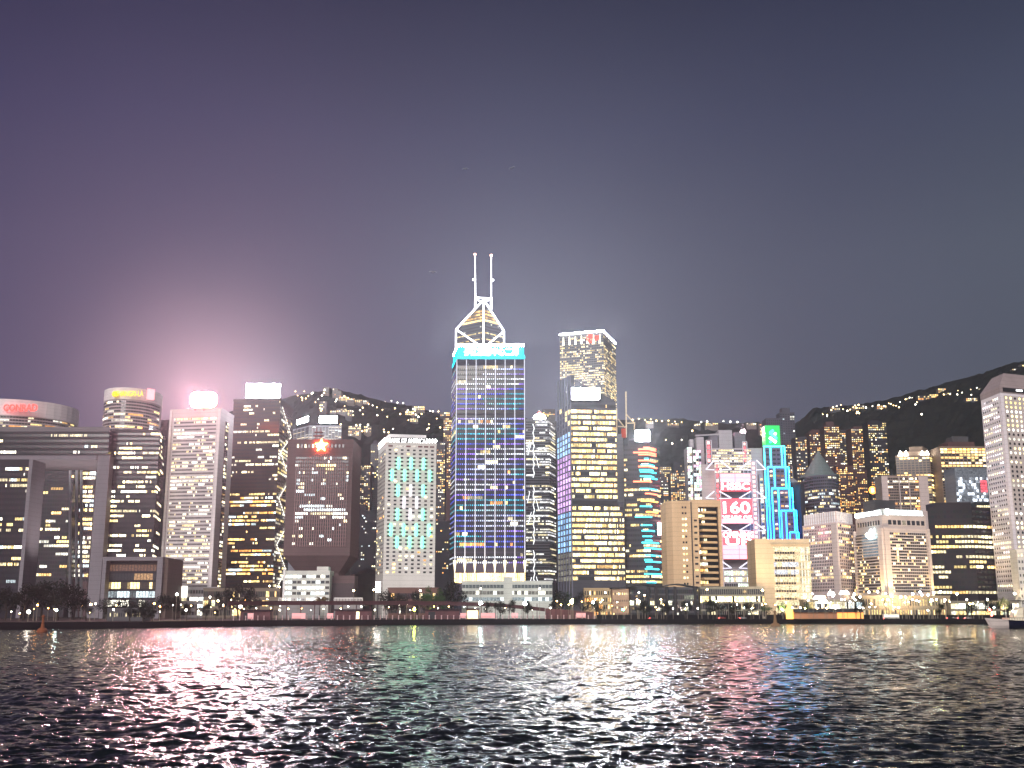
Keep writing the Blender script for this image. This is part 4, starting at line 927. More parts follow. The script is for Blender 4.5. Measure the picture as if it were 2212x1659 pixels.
# ---- slim stepped tower with blue neon edges and a green sign
Yy = 1060
T = thing('neon_stepped_tower', (gx(1685, Yy), Yy + 20, GZ), 'slim stepped tower outlined in cyan to blue neon under a green sign box', 'tower')
sw = wall('neon_tower_wall', (.13, .10, .14), .5); sw2 = wall('neon_tower_side', (.05, .06, .16), .5)
def neon(i): return emit('neon_%d' % i, [(.03, .72, .85), (.02, .55, .90), (.01, .36, .92), (.01, .22, .95)][i], 9.0)
tiers = [(1650, 1694, 964, 1008), (1658, 1703, 1009, 1054), (1667, 1711, 1055, 1102), (1687, 1720, 1103, 1149), (1706, 1725, 1150, 1170)]
for k, (x0, x1, yt, yb) in enumerate(tiers):
    Yt = Yy + 24 - k * 8; A, B = P(x0, yt, Yt), P(x1, yt, Yt); zt = A.z; xs = B.x - (B.x - A.x) * (.14 if k < 4 else .25)
    m = MB(); m.box(A.x, B.x, Yt, Yt + 7.6, GZ, zt, sw); to = m.build('tier', T)
    m = MB(); m.box(xs, B.x, Yt - .2, Yt - .02, GZ, zt, sw2); m.build('side_strip', T, to)
    xm = A.x + (xs - A.x) * .36; zlow = P(1690, 1168, Yt).z; zlim = zlow if k else P(1650, 1170, Yt).z
    hh = 4.3
    for a, b, nc in (((A.x + 1.4, xm - 1.2, 1), (xm + 1.6, xs - 1.2, 2)) if k < 4 else ()):
        n_ = int((zt - 2 - max(zlim, zt - 110)) / hh)
        if b - a > 2: bands(T, [Vector((a, Yt)), Vector((b, Yt))], zt - 2 - n_ * hh, zt - 2, n_, [nc], sw, litmap(n_, nc, .26 if k < 2 else .4, [ORANGE, WARM, (1, .6, .5), WHITE], 1.0, .3), ph=.38, pw=.7)
    for x in ((A.x, xm, xs, B.x) if k < 4 else (A.x, xs, B.x)):
        zz_ = zt; n = 5; zbot = zlow if x not in (xm,) else P(1690, min(1168, yb + 60), Yt).z
        for s_ in range(n):
            a, b = zt - (zt - zbot) * s_ / n, zt - (zt - zbot) * (s_ + 1) / n
            py = 964 + (1168 - 964) * ((P(1690, 964, Yt).z - (a + b) / 2) / (P(1690, 964, Yt).z - zlow)); i = max(0, min(3, int((py - 964) / 52)))
            m = MB(); m.beam((x, Yt - .5, a), (x, Yt - .5, b), 1.05, neon(i)); m.build('neon_tube', T, to)
    m = MB(); m.beam((A.x, Yt - .5, zt), (B.x, Yt - .5, zt), 1.5, neon(min(k, 3))); m.build('neon_tube', T, to)
Yt = Yy + 26; A, B = P(1654, 962, Yt), P(1686, 962, Yt); zg0, zg1 = P(1670, 963.5, Yt).z, P(1670, 919, Yt).z
gr = emit('green_sign', (.0, .50, .085), .9); m = MB(); m.box(A.x, B.x, Yt, Yt + 14, zg0, zg1, gr); go = m.build('sign_box', T)
lc = emit('logo_cyan', (.10, .75, .9), 1.1, False); lw = emit('logo_white', (.9, 1, .95), 1.8, False)
def G(X, Y_): return Vector((P(X * .15625 + 1624.5, Y_ * .15625 + 907.3, Yt - .8).x, Yt - .8, P(X * .15625 + 1624.5, Y_ * .15625 + 907.3, Yt - .8).z))
m = MB()
for a, b in (((295, 140), (245, 180)), ((245, 180), (330, 235)), ((330, 235), (330, 270))): m.beam(G(*a), G(*b), 2.7, lc, 6)
m.ball(G(320, 190), 1.6, lw); m.beam(G(240, 240), G(335, 310), 3.0, lw, 6); m.beam(G(245, 310), G(275, 285), 2.2, lc, 6); m.build('logo', T, go)

# ---- square concrete block with pale blinds
Yz = 850
T = thing('blind_windowed_block', (gx(1690, Yz), Yz + 15, GZ), 'low cream block with one blank wall and rows of pale lit window blinds', 'office block')
A, B, C, D = (P(x, 1164, Yz).xy for x in (1630, 1664, 1722, 1748)); zt = P(1690, 1164, Yz).z
bw2 = wall('blind_block_wall', (.60, .47, .31)); m = MB(); m.prism([A, D, D + Vector((0, 30)), A + Vector((0, 30))], GZ, zt, bw2); m.build('wall', T)
zb = GZ + 2; zt2 = zt - 6; nr = 9; hh = (zt2 - zb) / nr
for r in range(nr):
    z1 = zt2 - r * hh
    cc = [mul(CREAM if r in (0, 1, 4, 5, 6, 7, 8) or rng.random() < .3 else (.75, .8, .9), rng.uniform(.55, .95)) for _ in range(20)]
    bands(T, [B + (C - B) * .08, C], z1 - hh * .62, z1, 1, [9], bw2, [cc], ph=1, pw=.90, off=.35, name='blind_band')
    bands(T, [B + (C - B) * .12, C - (C - B) * .12], z1 - hh * .92, z1 - hh * .66, 1, [8], bw2, [[(.008, .008, .01)] * 8], ph=1, pw=.8, off=.35, name='vent_band')
    bands(T, [C + (D - C) * .02, D], z1 - hh * .9, z1 - hh * .05, 1, [4], white_wall, [[mul(CREAM, rng.uniform(.35, 1.1)) for _ in range(4)]], ph=1, pw=.7, off=.4, name='lattice_band')
m = MB(); m.prism([B + Vector((0, -1)), D + Vector((0, -1)), D + Vector((0, -.02)), B + Vector((0, -.02))], zt - 4.5, zt - 3.9, bw2); m.build('string_course', T)

# ---- pinkish ribbed tower
Yu = 900
T, pts, zt, poly = tower('ribbed_office', 'pinkish office block of narrow windows with a ribbed blank crown', [(1733, Yu + 45), (1808, Yu), (1845, Yu + 30)], 1129, pink_wall, 21, [20, 9], cat='office block', zb=P(1800, 1278, Yu).z, pw=.55, ph=.62, margin=.03,
      parapet=.6, lit=dict(p=lambda r: .35, pal=[CREAM, WARM, YEL, WHITE], s=1.3, run=.5, rowvar=.6))
A0, A, B = (Vector(p) for p in poly[:3])
m = MB(); cen = (A0 + B) / 2; q = [cen + (p - cen) * .93 for p in (Vector(x) for x in poly)]; zc = P(1808, 1103, Yu).z; m.prism(q, zt, zc, pink_wall); m.build('crown', T)
for i in (0, 1):
    for k in range(14 if i == 0 else 10):
        n_ = 14 if i == 0 else 10; p_ = q[i].lerp(q[i + 1], (k + .5) / n_); e = q[i + 1] - q[i]; nn = Vector((e.y, -e.x)).normalized()
        m = MB(); m.prism([p_ + nn * .8 - e.normalized() * .5, p_ + nn * .8 + e.normalized() * .5, p_ + e.normalized() * .5 + nn * .02, p_ - e.normalized() * .5 + nn * .02], zt, zc - .3, MATS['white_cladding']); m.build('crown_rib', T)
m = MB(); e = (A - A0).normalized(); nn = Vector((e.y, -e.x)); m.prism([A - e * 7 + nn * 1, A + nn * 1 + e * .3, A + e * .3, A - e * 7], GZ, zt, wall('corner_stone', (.55, .45, .42))); m.build('corner_pier', T)

# ---- hotel with gold uplights
Yv = 865
hs = wall('hotel_stone', (.50, .42, .39), .7, .12)
T = thing('grand_hotel', (gx(1930, Yv), Yv + 25, GZ), 'pale hotel block with gold uplights on its corner piers and lit rooftop lettering', 'hotel')
A0, A, B = P(1844, 1116, Yv + 42).xy, P(1905, 1108, Yv).xy, P(2003, 1113, Yv + 16).xy; zt = P(1905, 1112, Yv).z; bk = A0 + B - A
zm = P(1905, 1140, Yv).z
m = MB(); m.prism([A0, A, B, bk], GZ, zm, hs); m.build('wall', T)
cen = (A0 + B) / 2; q = [cen + (p - cen) * .955 for p in (A0, A, B, bk)]
m = MB(); m.prism(q, zm, zt, hs); m.build('upper_storey', T)
dl, dr = A - A0, B - A; nl, nrr = Vector((dl.y, -dl.x)).normalized(), Vector((dr.y, -dr.x)).normalized()
bands(T, [q[0].lerp(q[1], .06), q[0].lerp(q[1], .9)], zm + 1, zt - 2, 1, [9], hs, [[(.01, .01, .012)] * 9], ph=.5, pw=.62, name='top_window_band')
bands(T, [q[1].lerp(q[2], .1), q[1].lerp(q[2], .97)], zm + 1, zt - 2, 1, [8], hs, [[(.012, .012, .014) if c != 3 else (.2, .17, .12) for c in range(8)]], ph=.5, pw=.72, name='top_window_band')
rows = 20; zb = P(1905, 1280, Yv).z
lm1 = litmap(rows, 16, .16, [YEL, CREAM, WARM], 1.5, .15, .4); lm2 = litmap(rows, 18, .16, [YEL, CREAM, WARM], 1.6, .15, .4)
for r in (4, 5, 6, 7, 8, 9): lm2[r][3] = tuple(x * 2.4 for x in YEL)
hm2 = wall('hotel_spandrel', (.34, .30, .28))
bands(T, [A0.lerp(A, .04), A0.lerp(A, .82)], zb, zm - 3, rows, [16], hm2, lm1, ph=.58, pw=.8)
bands(T, [A.lerp(B, .13), A.lerp(B, .93)], zb, zm - 3, rows, [18], hm2, lm2, ph=.58, pw=.8)
for r in range(1, rows):
    z = zm - 3 - (zm - 3 - zb) * r / rows
    for a, b, n_ in ((A0.lerp(A, .03), A0.lerp(A, .85), nl), (A.lerp(B, .12), A.lerp(B, .94), nrr)):
        m = MB(); m.prism([a + n_ * 1.2, b + n_ * 1.2, b + n_ * .02, a + n_ * .02], z - .45, z + .45, hs); m.build('balcony_rail', T)
for a, b, n_, nm in ((A0.lerp(A, .86), A + dl.normalized() * .0, nl, 'corner_pier'), (A, A.lerp(B, .11), nrr, 'corner_pier'), (A.lerp(B, .945), B, nrr, 'corner_pier'), (A0, A0.lerp(A, .03), nl, 'corner_pier')):
    m = MB(); m.prism([a + n_ * 1.6, b + n_ * 1.6, b + n_ * .03, a + n_ * .03], GZ, zm + .02, hs); m.build(nm, T)
ltr = emit('white_roof_letters', (.95, 1, .98), 3)
lettering(T, 'MANDARIN ORIENTAL', q[1].lerp(q[2], .20), q[1].lerp(q[2], .95), zt + .6, zt + 4.2, ltr, off=-.8, offset=.0)
lettering(T, 'MANDARIN ORIENTAL', q[0].lerp(q[1], .16), q[0].lerp(q[1], .93), zt + .6, zt + 4.2, ltr, off=-.8, offset=.0)
m = MB(); p_ = q[1].lerp(q[2], .12); m.ball((p_.x, p_.y, zt + 2.6), 2.6, ltr); m.build('emblem', T); m = MB(); p_ = q[0].lerp(q[1], .07); m.ball((p_.x, p_.y, zt + 2.2), 2.2, ltr); m.build('emblem', T)
for i in (0, 1):
    m = MB(); a, b = q[i].lerp(q[i + 1], .04), q[i].lerp(q[i + 1], .97); n_ = (nl, nrr)[i]; m.prism([a - n_ * 1.3, b - n_ * 1.3, b - n_ * 2.2, a - n_ * 2.2], zt - .1, zt + 5, wall('sign_screen', (.35, .38, .38))); m.build('sign_board', T)
blue_sign = emit('icy_sign_light', (.60, .95, 1), 9)
p_ = A0.lerp(A, .66) + nl * 1.8; m = MB(); zc = P(1880, 1152, Yv).z
for dx, dz, r_ in ((0, 0, 2.6), (-2.6, -.6, 2.0), (2.6, .2, 2.0), (0, 3, 1.4), (3, 3.4, 1.2), (-1, -2.4, 1.6), (2, -2.6, 1.4)): m.ball((p_.x + dx, p_.y, zc + dz), r_, blue_sign)
m.build('icy_light_cluster', T)
m = MB()
bands(T, [A0.lerp(A, .3) + nl, A0.lerp(A, .84) + nl], zm - 22, zm - 4, 1, [1], hs, [[(.10, .14, .17)]], ph=1, pw=1, name='lit_screen')
roof_box(T, [A, B, bk, A0], zt, .05, .5, .3, .7, 13, dark_conc)
def uplight(loc, target, energy, color, size=70, name='gold_uplight'):
    l = bpy.data.lights.new(name, 'SPOT'); l.energy = energy; l.color = color; l.spot_size = R(size); l.spot_blend = .8; l.shadow_soft_size = .6
    o = bpy.data.objects.new(name, l); COL.objects.link(o); o.location = loc; d = Vector(target) - Vector(loc); o.rotation_euler = d.to_track_quat('-Z', 'Y').to_euler()
for f, n_, base in ((.055, nrr, (A, B)), (.97, nrr, (A, B)), (.01, nl, (A0, A)), (.93, nl, (A0, A))):
    p_ = base[0].lerp(base[1], f); zb0 = P(1905, 1286, Yv).z
    uplight((*(p_ + n_ * 4.5), zb0), (*(p_ + n_ * 1.2), zb0 + 45), 30000 if f != .01 else 14000, (1, .60, .16), 64)
    m = MB(); c_ = p_ + n_ * 4.5; m.box(c_.x - .9, c_.x + .9, c_.y - .4, c_.y + .9, zb0 - 1.4, zb0 - .3, emit('uplight_lens', (1, .85, .45), 40)); m.beam((c_.x, c_.y, GZ), (c_.x, c_.y, zb0 - 1.4), .5, dark_metal); m.build('uplight', T)
T, pts, zt, poly = tower('hotel_podium', 'golden lit arcade podium below the pale hotel', [(1862, 842), (2052, 850)], 1288, wall('podium_stone', (.28, .22, .15)), 2, [34], depth=14, cat='podium', parapet=.6, zb=GZ, ph=.6, pw=.5, lit=dict(p=.75, pal=[YEL, WARM, CREAM], s=.8, run=.3, rowvar=.1))

# ---- buildings behind and right of the hotel
T, pts, zt, poly = tower('terrace_tower', 'beige tower of framed window grids crowned with white roof spotlights', [(1934, 1100), (2008, 1092), (2031, 1130)], 985, wall('beige_grid', (.24, .18, .14)), 24, [9, 5], cat='tower', zb=P(1980, 1115, 1095).z, pw=.78, ph=.66, lit=dict(p=lambda r: .8 if r < 2 else .42, pal=[YEL, CREAM, WARM], s=1.4, run=.5))
roof_box(T, poly, zt, .35, .75, .2, .7, 11, MATS['beige_grid']); roof_box(T, poly, zt, .12, .9, .15, .8, 6, MATS['beige_grid'], 'roof_storey')
for px in (1945, 1957, 1992, 2003):
    q = P(px, 979, 1098); m = MB(); m.lathe((q.x, q.y, zt + 1), [(2.6, 0), (.3, 5)], emit('roof_spot_light', (1, .97, .85), 12), 8); m.build('roof_spot', T)
T, pts, zt, poly = tower('slab_block', 'beige slab with white end piers and dark ribbon windows, in front of the terrace tower', [(1904, 1010), (2003, 1010)], 1030, wall('beige_slab', (.28, .21, .18)), 14, [20], depth=20, cat='office block', zb=P(1950, 1115, 1010).z, margin=.12, ph=.6, lit=dict(p=.45, pal=[YEL, CREAM, ORANGE, WHITE], s=1.4, run=.7))
for x0, x1 in ((1904, 1917), (1984, 2004), (1941, 1943), (1962, 1964)):
    a, b = P(x0, 1030, 1008).xy, P(x1, 1030, 1008).xy; m = MB(); m.prism([a, b, b + Vector((0, 1.4)), a + Vector((0, 1.4))], GZ, zt + .4, wall('slab_pier', (.50, .41, .39))); m.build('pier', T)
T, pts, zt, poly = tower('grid_tower', 'tall beige grid tower with amber lit top floors beside the giant porthole tower', [(2030, 1080), (2128, 1080)], 967, MATS['beige_grid'], 20, [12], depth=40, cat='tower', zb=P(2080, 1086, 1080).z, pw=.78, ph=.64, lit=[litmap(1, 12, .95, [ORANGE, YEL], 1.8)[0] if r == 0 else litmap(1, 12, (.85 if r in (1, 2, 4) else .4), [CREAM, YEL, WARM], 1.4)[0] for r in range(20)])
roof_box(T, poly, zt, .25, .85, .2, .8, 7, rose_wall, 'roof_storey'); roof_box(T, poly, zt, .4, .75, .3, .7, 13, dark_conc)
T, pts, zt, poly = tower('screen_clad_block', 'glassy block glowing with bluish white light patterns and a red patch', [(2062, 960), (2148, 960)], 1010, wall('glassy_block', (.16, .17, .20), .3), 12, [18], depth=25, cat='office block', zb=P(2100, 1090, 960).z, ph=.86, pw=.95, parapet=.5,
    lit=[[((1, .12, .16) if 11 <= c <= 13 and 4 <= r <= 7 else mul((.8, .88, 1), rng.choice((.1, .16, .3, 1.6)) if 2 < r < 11 else .12)) for c in range(18)] for r in range(12)])
T, pts, zt, poly = tower('black_office', 'dark office block with warm lit ribbon windows and a blank plant storey', [(2003, 890), (2098, 885), (2152, 900)], 1098, wall('black_cladding', (.022, .018, .024), .5), 17, [14, 7], cat='office block', zb=P(2060, 1285, 885).z, ph=.52, lit=dict(p=lambda r: .15 if r < 2 else .1 if r in (14,) else .66, pal=[YEL, CREAM, WARM, CREAM], s=1.2, run=.82, rowvar=.4))
a = Vector(poly[0]); b = Vector(poly[1]); m = MB(); m.prism([a.lerp(b, .18), a.lerp(b, 1.0), b + Vector((0, 20)), a.lerp(b, .18) + Vector((0, 20))], zt, P(2060, 1086, 890).z, MATS['black_cladding']); m.build('plant_room', T)
T, pts, zt, poly = tower('green_lit_office', 'narrow office with greenish lit ribbon windows beside the porthole tower', [(2109, 925), (2158, 925)], 1088, wall('green_office_wall', (.05, .055, .06)), 20, [10], depth=20, cat='office block', zb=P(2120, 1285, 925).z, ph=.45, lit=dict(p=.72, pal=[CREAM, (.85, 1, .65), YEL, WHITE], s=1.2, run=.75))

# ---- the porthole tower
Yj = 860
T = thing('porthole_tower', (gx(2180, Yj), Yj + 30, GZ), 'tall white tower with rows of round porthole windows and a sloped roof', 'tower')
pw_ = wall('porthole_white', (.70, .64, .67), .6, .1); pw2 = wall('porthole_trim', (.50, .44, .42))
A0, A, B = P(2119, 868, Yj + 34).xy, P(2161, 852, Yj).xy, P(2262, 852, Yj + 18).xy; zt = P(2161, 848, Yj).z; bk = A0 + B - A; poly = [A0, A, B, bk]
m = MB(); m.prism(poly, GZ, zt, pw_); m.build('wall', T)
cen = (A0 + B) / 2; zr = P(2190, 815, Yj + 16).z
m = MB(); q0 = [cen + (p - cen) * 1.01 for p in poly]; q1 = [cen + (p - cen) * .62 for p in poly]
vs = [(*p, zt + 5) for p in q0] + [(*p, zr + 2) for p in q1] + [(*p, zt + .02) for p in q0]
m.raw(vs, [(0, 1, 5, 4), (1, 2, 6, 5), (2, 3, 7, 6), (3, 0, 4, 7), (4, 5, 6, 7), (8, 9, 1, 0), (9, 10, 2, 1)], wall('porthole_roof', (.30, .24, .24))); m.build('roof', T)
m = MB(); e = B - A; nn = Vector((e.y, -e.x)).normalized(); m.prism([A + nn * .9 + e * .05, B + nn * .9, B + nn * .5, A + nn * .5 + e * .05], zt + 1.2, zt + 4.2, dark_metal); m.build('roof_slot', T)
for f in (.32, .52, .72): 
    a, b = A + e * f, A + e * (f + .13); m = MB(); m.prism([a + nn * 1.2, b + nn * 1.2, b + nn * .92, a + nn * .92], zt + 2.2, zt + 3.4, emit('slot_light', (.95, .97, 1), 3)); m.build('slot_light', T)
def portholes(T, A, B, z0, z1, rows, cols, lit, rad, wm, off=.2):
    d = (B - A); n_ = Vector((d.y, -d.x)).normalized() * off; hh = (z1 - z0) / rows; L = d.length / cols
    for r in range(rows):
        mb = MB(); gi = mb.mi(GLASS); wi = mb.mi(wm); key = {}
        def vid(u, z):
            k = (round(u * 1000), round(z * 1000))
            if k not in key: key[k] = len(mb.v); q = A + d.normalized() * u + n_; mb.v.append((q.x, q.y, z))
            return key[k]
        zc = z1 - (r + .5) * hh
        for c in range(cols):
            uc = (c + .5) * L; cor = [vid(uc - L / 2, zc - hh / 2), vid(uc + L / 2, zc - hh / 2), vid(uc + L / 2, zc + hh / 2), vid(uc - L / 2, zc + hh / 2)]
            o = [vid(uc + rad * math.cos(R(-112.5 + 45 * k)), zc + rad * math.sin(R(-112.5 + 45 * k))) for k in range(8)]
            mb.f.append(tuple(o)); mb.m.append(gi); mb.g.append(lit[r][c])
            for k in range(4):
                mb.f.append((cor[k], cor[(k + 1) % 4], o[2 * k + 1], o[2 * k])); mb.m.append(wi); mb.g.append((0, 0, 0))
                mb.f.append((cor[k], o[2 * k], o[(2 * k - 1) % 8])); mb.m.append(wi); mb.g.append((0, 0, 0))
        mb.build('porthole_band', T)
rows = 42; zb = P(2161, 1280, Yj).z
portholes(T, A0.lerp(A, .05), A0.lerp(A, .90), zb, zt - 2, rows, 8, litmap(rows, 8, lambda r: .8 if r < 18 and r % 5 else .35, [WHITE, (1, .9, .95), CREAM], 1.5, .7, .4), .95, pw_)
portholes(T, A.lerp(B, .06), B, zb, zt - 2, rows, 10, litmap(rows, 10, lambda r: .05 if r in (8, 13, 15, 20, 21) else .72, [WHITE, CREAM, YEL], 1.7, .8, .2), 1.12, pw2)
T, pts, zt, poly = tower('stone_annex', 'low white stone annex with small amber windows beside the porthole tower', [(2196, 838), (2290, 838)], 1190, wall('annex_white', (.58, .56, .52)), 9, [14], depth=12, cat='annex', zb=GZ + 4, pw=.4, ph=.4, lit=dict(p=.2, pal=[YEL, CREAM], s=1.2, run=.2))

# ---- cone roofed drum, its neighbours
Yd = 1130
pts, c = oval(1770, 37, Yd, 30, 1026, 16)
T = thing('cone_roofed_tower', (c.x, c.y, GZ), 'round grey tower with a pointed green cone roof', 'tower')
full = pts + [Vector((2 * c.x - p.x, 2 * c.y - p.y)) for p in pts[1:-1]]; zt = P(1770, 1026, Yd - 28).z; dw = wall('drum_wall', (.10, .09, .12))
m = MB(); m.prism(full, GZ, zt, dw); m.build('wall', T)
bands(T, pts, P(1770, 1112, Yd - 28).z, zt - 1, 12, [2] * 16, dw, litmap(12, 32, .3, [CREAM, WHITE, COOL, YEL], .8, .5), ph=.55, pw=.75)
m = MB(); w_ = P(1807, 1026, Yd).x - c.x; za = P(1770, 973, Yd).z - zt; m.lathe((c.x, c.y, zt + .02), [(w_ * 1.12, 0), (w_ * 1.12, 2.5), (w_ * .9, 3), (w_ * .55, za * .45), (w_ * .15, za * .85), (.3, za)], wall('cone_roof', (.12, .15, .15), .6), 20); m.build('cone_roof', T)
pts, c = oval(1713, 14, 1100, 11, 1038, 12)
T = thing('lantern_tower', (c.x, c.y, GZ), 'small round tower with a glowing amber lantern roof beside the neon stepped tower', 'tower')
full = pts + [Vector((2 * c.x - p.x, 2 * c.y - p.y)) for p in pts[1:-1]]; zt = P(1713, 1042, 1090).z; m = MB(); m.prism(full, GZ, zt, flat_wall); m.build('wall', T)
bands(T, pts, P(1713, 1120, 1090).z, zt - 6, 8, [1] * 12, flat_wall, litmap(8, 12, .7, [YEL, CREAM, WHITE], 1.3, .5), ph=.5)
m = MB(); w_ = P(1727, 1042, 1100).x - c.x; m.lathe((c.x, c.y, zt), [(w_ * 1.05, -5), (w_ * 1.05, -.5)], emit('lantern_light', (1, .80, .45), 1.8), 16); m.build('lantern', T)
m = MB(); m.lathe((c.x, c.y, zt - .45), [(w_ * 1.15, 0), (.5, 6), (.4, 18)], concrete, 12); m.build('roof', T)

# ---- flats on the lower slopes
FL = [  # px0, px1, top, bottom, distance, wall, rows, cols, share lit, palette, label, roof-height
 (764, 801, 1005, 1110, 1400, 'grey', 30, 8, .5, PAL_HOME, 'grey flats tower with a blank pier, between star building and white block', 0),
 (801, 819, 960, 1105, 1420, 'grey', 34, 4, .14, PAL_HOME, 'narrow grey tower rising just beside the white small-windowed block', 6),
 (762, 790, 1092, 1225, 1250, 'dark', 28, 7, .16, PAL_WHITE, 'dim dark flats block low behind the star building', 0),
 (789, 822, 1104, 1250, 1230, 'dark', 30, 8, .14, PAL_WHITE, 'dim dark flats block low beside the white small-windowed block', 0),
 (944, 962, 956, 1130, 1500, 'grey', 38, 5, .42, PAL_HOME, 'slim flats tower with amber windows beside the white small-windowed block', 0),
 (958, 978, 902, 1060, 1650, 'rose', 34, 5, .55, PAL_HOME, 'rosy flats tower rising high beside the light dot tower', 3),
 (942, 974, 1128, 1240, 1300, 'dark', 22, 7, .28, PAL_HOME, 'short flats block in shadow beside the light dot tower', 0),
 (1424, 1450, 1008, 1090, 1600, 'grey', 22, 7, .5, PAL_HOME, 'stubby flats with amber windows beside the striped tower', 2),
 (1448, 1484, 1022, 1090, 1560, 'grey', 20, 8, .55, PAL_HOME, 'broad stubby flats with amber windows above the cream balconied block', 2),
 (1455, 1482, 1000, 1080, 1700, 'dark', 20, 6, .45, PAL_HOME, 'dim flats tower set back above the cream balconied block', 0),
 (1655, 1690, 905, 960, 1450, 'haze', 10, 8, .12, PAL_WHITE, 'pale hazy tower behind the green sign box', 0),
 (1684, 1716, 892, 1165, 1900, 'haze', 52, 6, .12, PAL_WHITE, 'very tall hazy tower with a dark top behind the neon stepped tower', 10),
 (1696, 1722, 960, 1060, 1650, 'grey', 26, 6, .42, PAL_HOME, 'grey flats tower with scattered lights behind the neon stepped tower', 0),
 (1718, 1742, 945, 1090, 1620, 'grey', 36, 5, .45, PAL_HOME, 'slender flats tower with scattered lights beside the cone roofed tower', 0),
 (1728, 1737, 1046, 1165, 1050, 'dark', 1, 0, 0, PAL_HOME, 'blank dark blue slab beside the cone roofed tower', 0),
 (1748, 1782, 934, 1030, 1650, 'rose', 24, 9, .55, PAL_HOME, 'broad flats tower with golden windows behind the green cone roof', 5),
 (1780, 1812, 921, 1060, 1620, 'rose', 32, 8, .55, PAL_HOME, 'tall rosy flats tower crowned by a plain roof box behind the cone roof', 8),
 (1810, 1834, 930, 1060, 1640, 'grey', 30, 6, .45, PAL_HOME, 'narrow flats tower squeezed between two rosy flats towers', 0),
 (1838, 1876, 926, 1060, 1600, 'rose', 32, 9, .50, PAL_HOME, 'rosy flats tower with a stepped top below the dark hill', 4),
 (1874, 1914, 912, 1080, 1560, 'dark', 38, 9, .55, PAL_HOME, 'dark flats tower with many golden windows at the foot of the bare hill', 4),
 (1806, 1842, 1008, 1110, 1200, 'rose', 26, 9, .5, [WARM, ORANGE, YEL], 'reddish block with orange windows behind the pinkish ribbed office', 3),
 (1838, 1872, 1018, 1110, 1210, 'rose', 24, 8, .45, [WARM, ORANGE, YEL], 'shorter reddish block beside the round orange sign', 0),
 (1738, 1756, 948, 1040, 1680, 'dark', 26, 5, .45, PAL_HOME, 'narrow dim flats tower peeping out beside the broad golden-windowed flats', 3),
 (1832, 1846, 940, 1060, 1660, 'dark', 30, 4, .5, PAL_HOME, 'very narrow dim flats tower beside the stepped-top rosy flats', 0),
 (1770, 1790, 944, 1050, 1720, 'grey', 26, 6, .5, PAL_HOME, 'grey flats tower set far back between two rosy flats towers', 4),
 (1864, 1882, 936, 1060, 1700, 'grey', 30, 5, .5, PAL_HOME, 'grey flats tower set back behind the dark golden-windowed flats tower', 0),
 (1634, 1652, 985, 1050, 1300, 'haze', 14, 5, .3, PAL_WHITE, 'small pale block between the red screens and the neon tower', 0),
]
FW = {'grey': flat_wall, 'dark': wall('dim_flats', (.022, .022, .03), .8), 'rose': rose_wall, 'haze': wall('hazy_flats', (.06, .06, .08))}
for x0, x1, yt, yb, Y, w_, rows, cols, p_, pal, lab, rh in FL:
    T, pts, zt, poly = tower('slab_tower' if cols == 0 else 'flats_tower', lab, [(x0, Y), (x1, Y)], yt, FW[w_], rows, [cols], depth=26, cat='tower', zb=P(x0, yb, Y).z, parapet=1.0, group=None, lit=dict(p=p_, pal=pal, s=1.3, run=.25, rowvar=.5) if cols else [[]] * rows, pw=.6, ph=.5)
    if rh: roof_box(T, poly, zt, .2, .75, .2, .8, rh, FW[w_])
# warm spots without fittings, added to brighten the lower fronts
for px, Y, tx, ty, tz, e in ((1470, 840, 1470, 880, 60, 3.5e5), (1690, 815, 1690, 850, 45, 1.5e5), (1790, 850, 1790, 905, 55, 2.5e5), (1940, 815, 1930, 865, 50, 1.8e5), (2170, 815, 2180, 862, 70, 2.2e5), (1050, 905, 1050, 950, 60, 2e5)):
    uplight((gx(px, Y), Y, GZ + 6), (gx(tx, ty), ty, GZ + tz), e, (1, .74, .46), 100, 'front_fill_spot')
T2 = thing('round_sign', (gx(1885, 1195), 1195, GZ), 'round glowing orange sign beside the reddish blocks', 'sign')
q = P(1885, 1059, 1190); m = MB(); S = 18; dsk = [(q.x + 4.2 * math.cos(2 * math.pi * k / S), q.z + 4.2 * math.sin(2 * math.pi * k / S)) for k in range(S)]
m.raw([(x, 1190, z) for x, z in dsk], [tuple(range(S))], emit('orange_disc', (1, .36, .05), 3)); m.raw([(x, 1191.5, z) for x, z in dsk] + [(x, 1190.01, z) for x, z in dsk], [tuple(range(S - 1, -1, -1))] + [(k, (k + 1) % S, S + (k + 1) % S, S + k) for k in range(S)], dark_metal); m.build('sign_disc', T2)
lettering(T2, 'B', (q.x - 1.6, 1190), (q.x + 1.6, 1190), q.z - 2.2, q.z + 2.2, emit('disc_letter', (1, .8, .3), 4), off=.1)
m = MB(); m.beam((q.x, 1192, GZ), (q.x, 1192, q.z - 3), 1.2, dark_metal); m.build('post', T2)
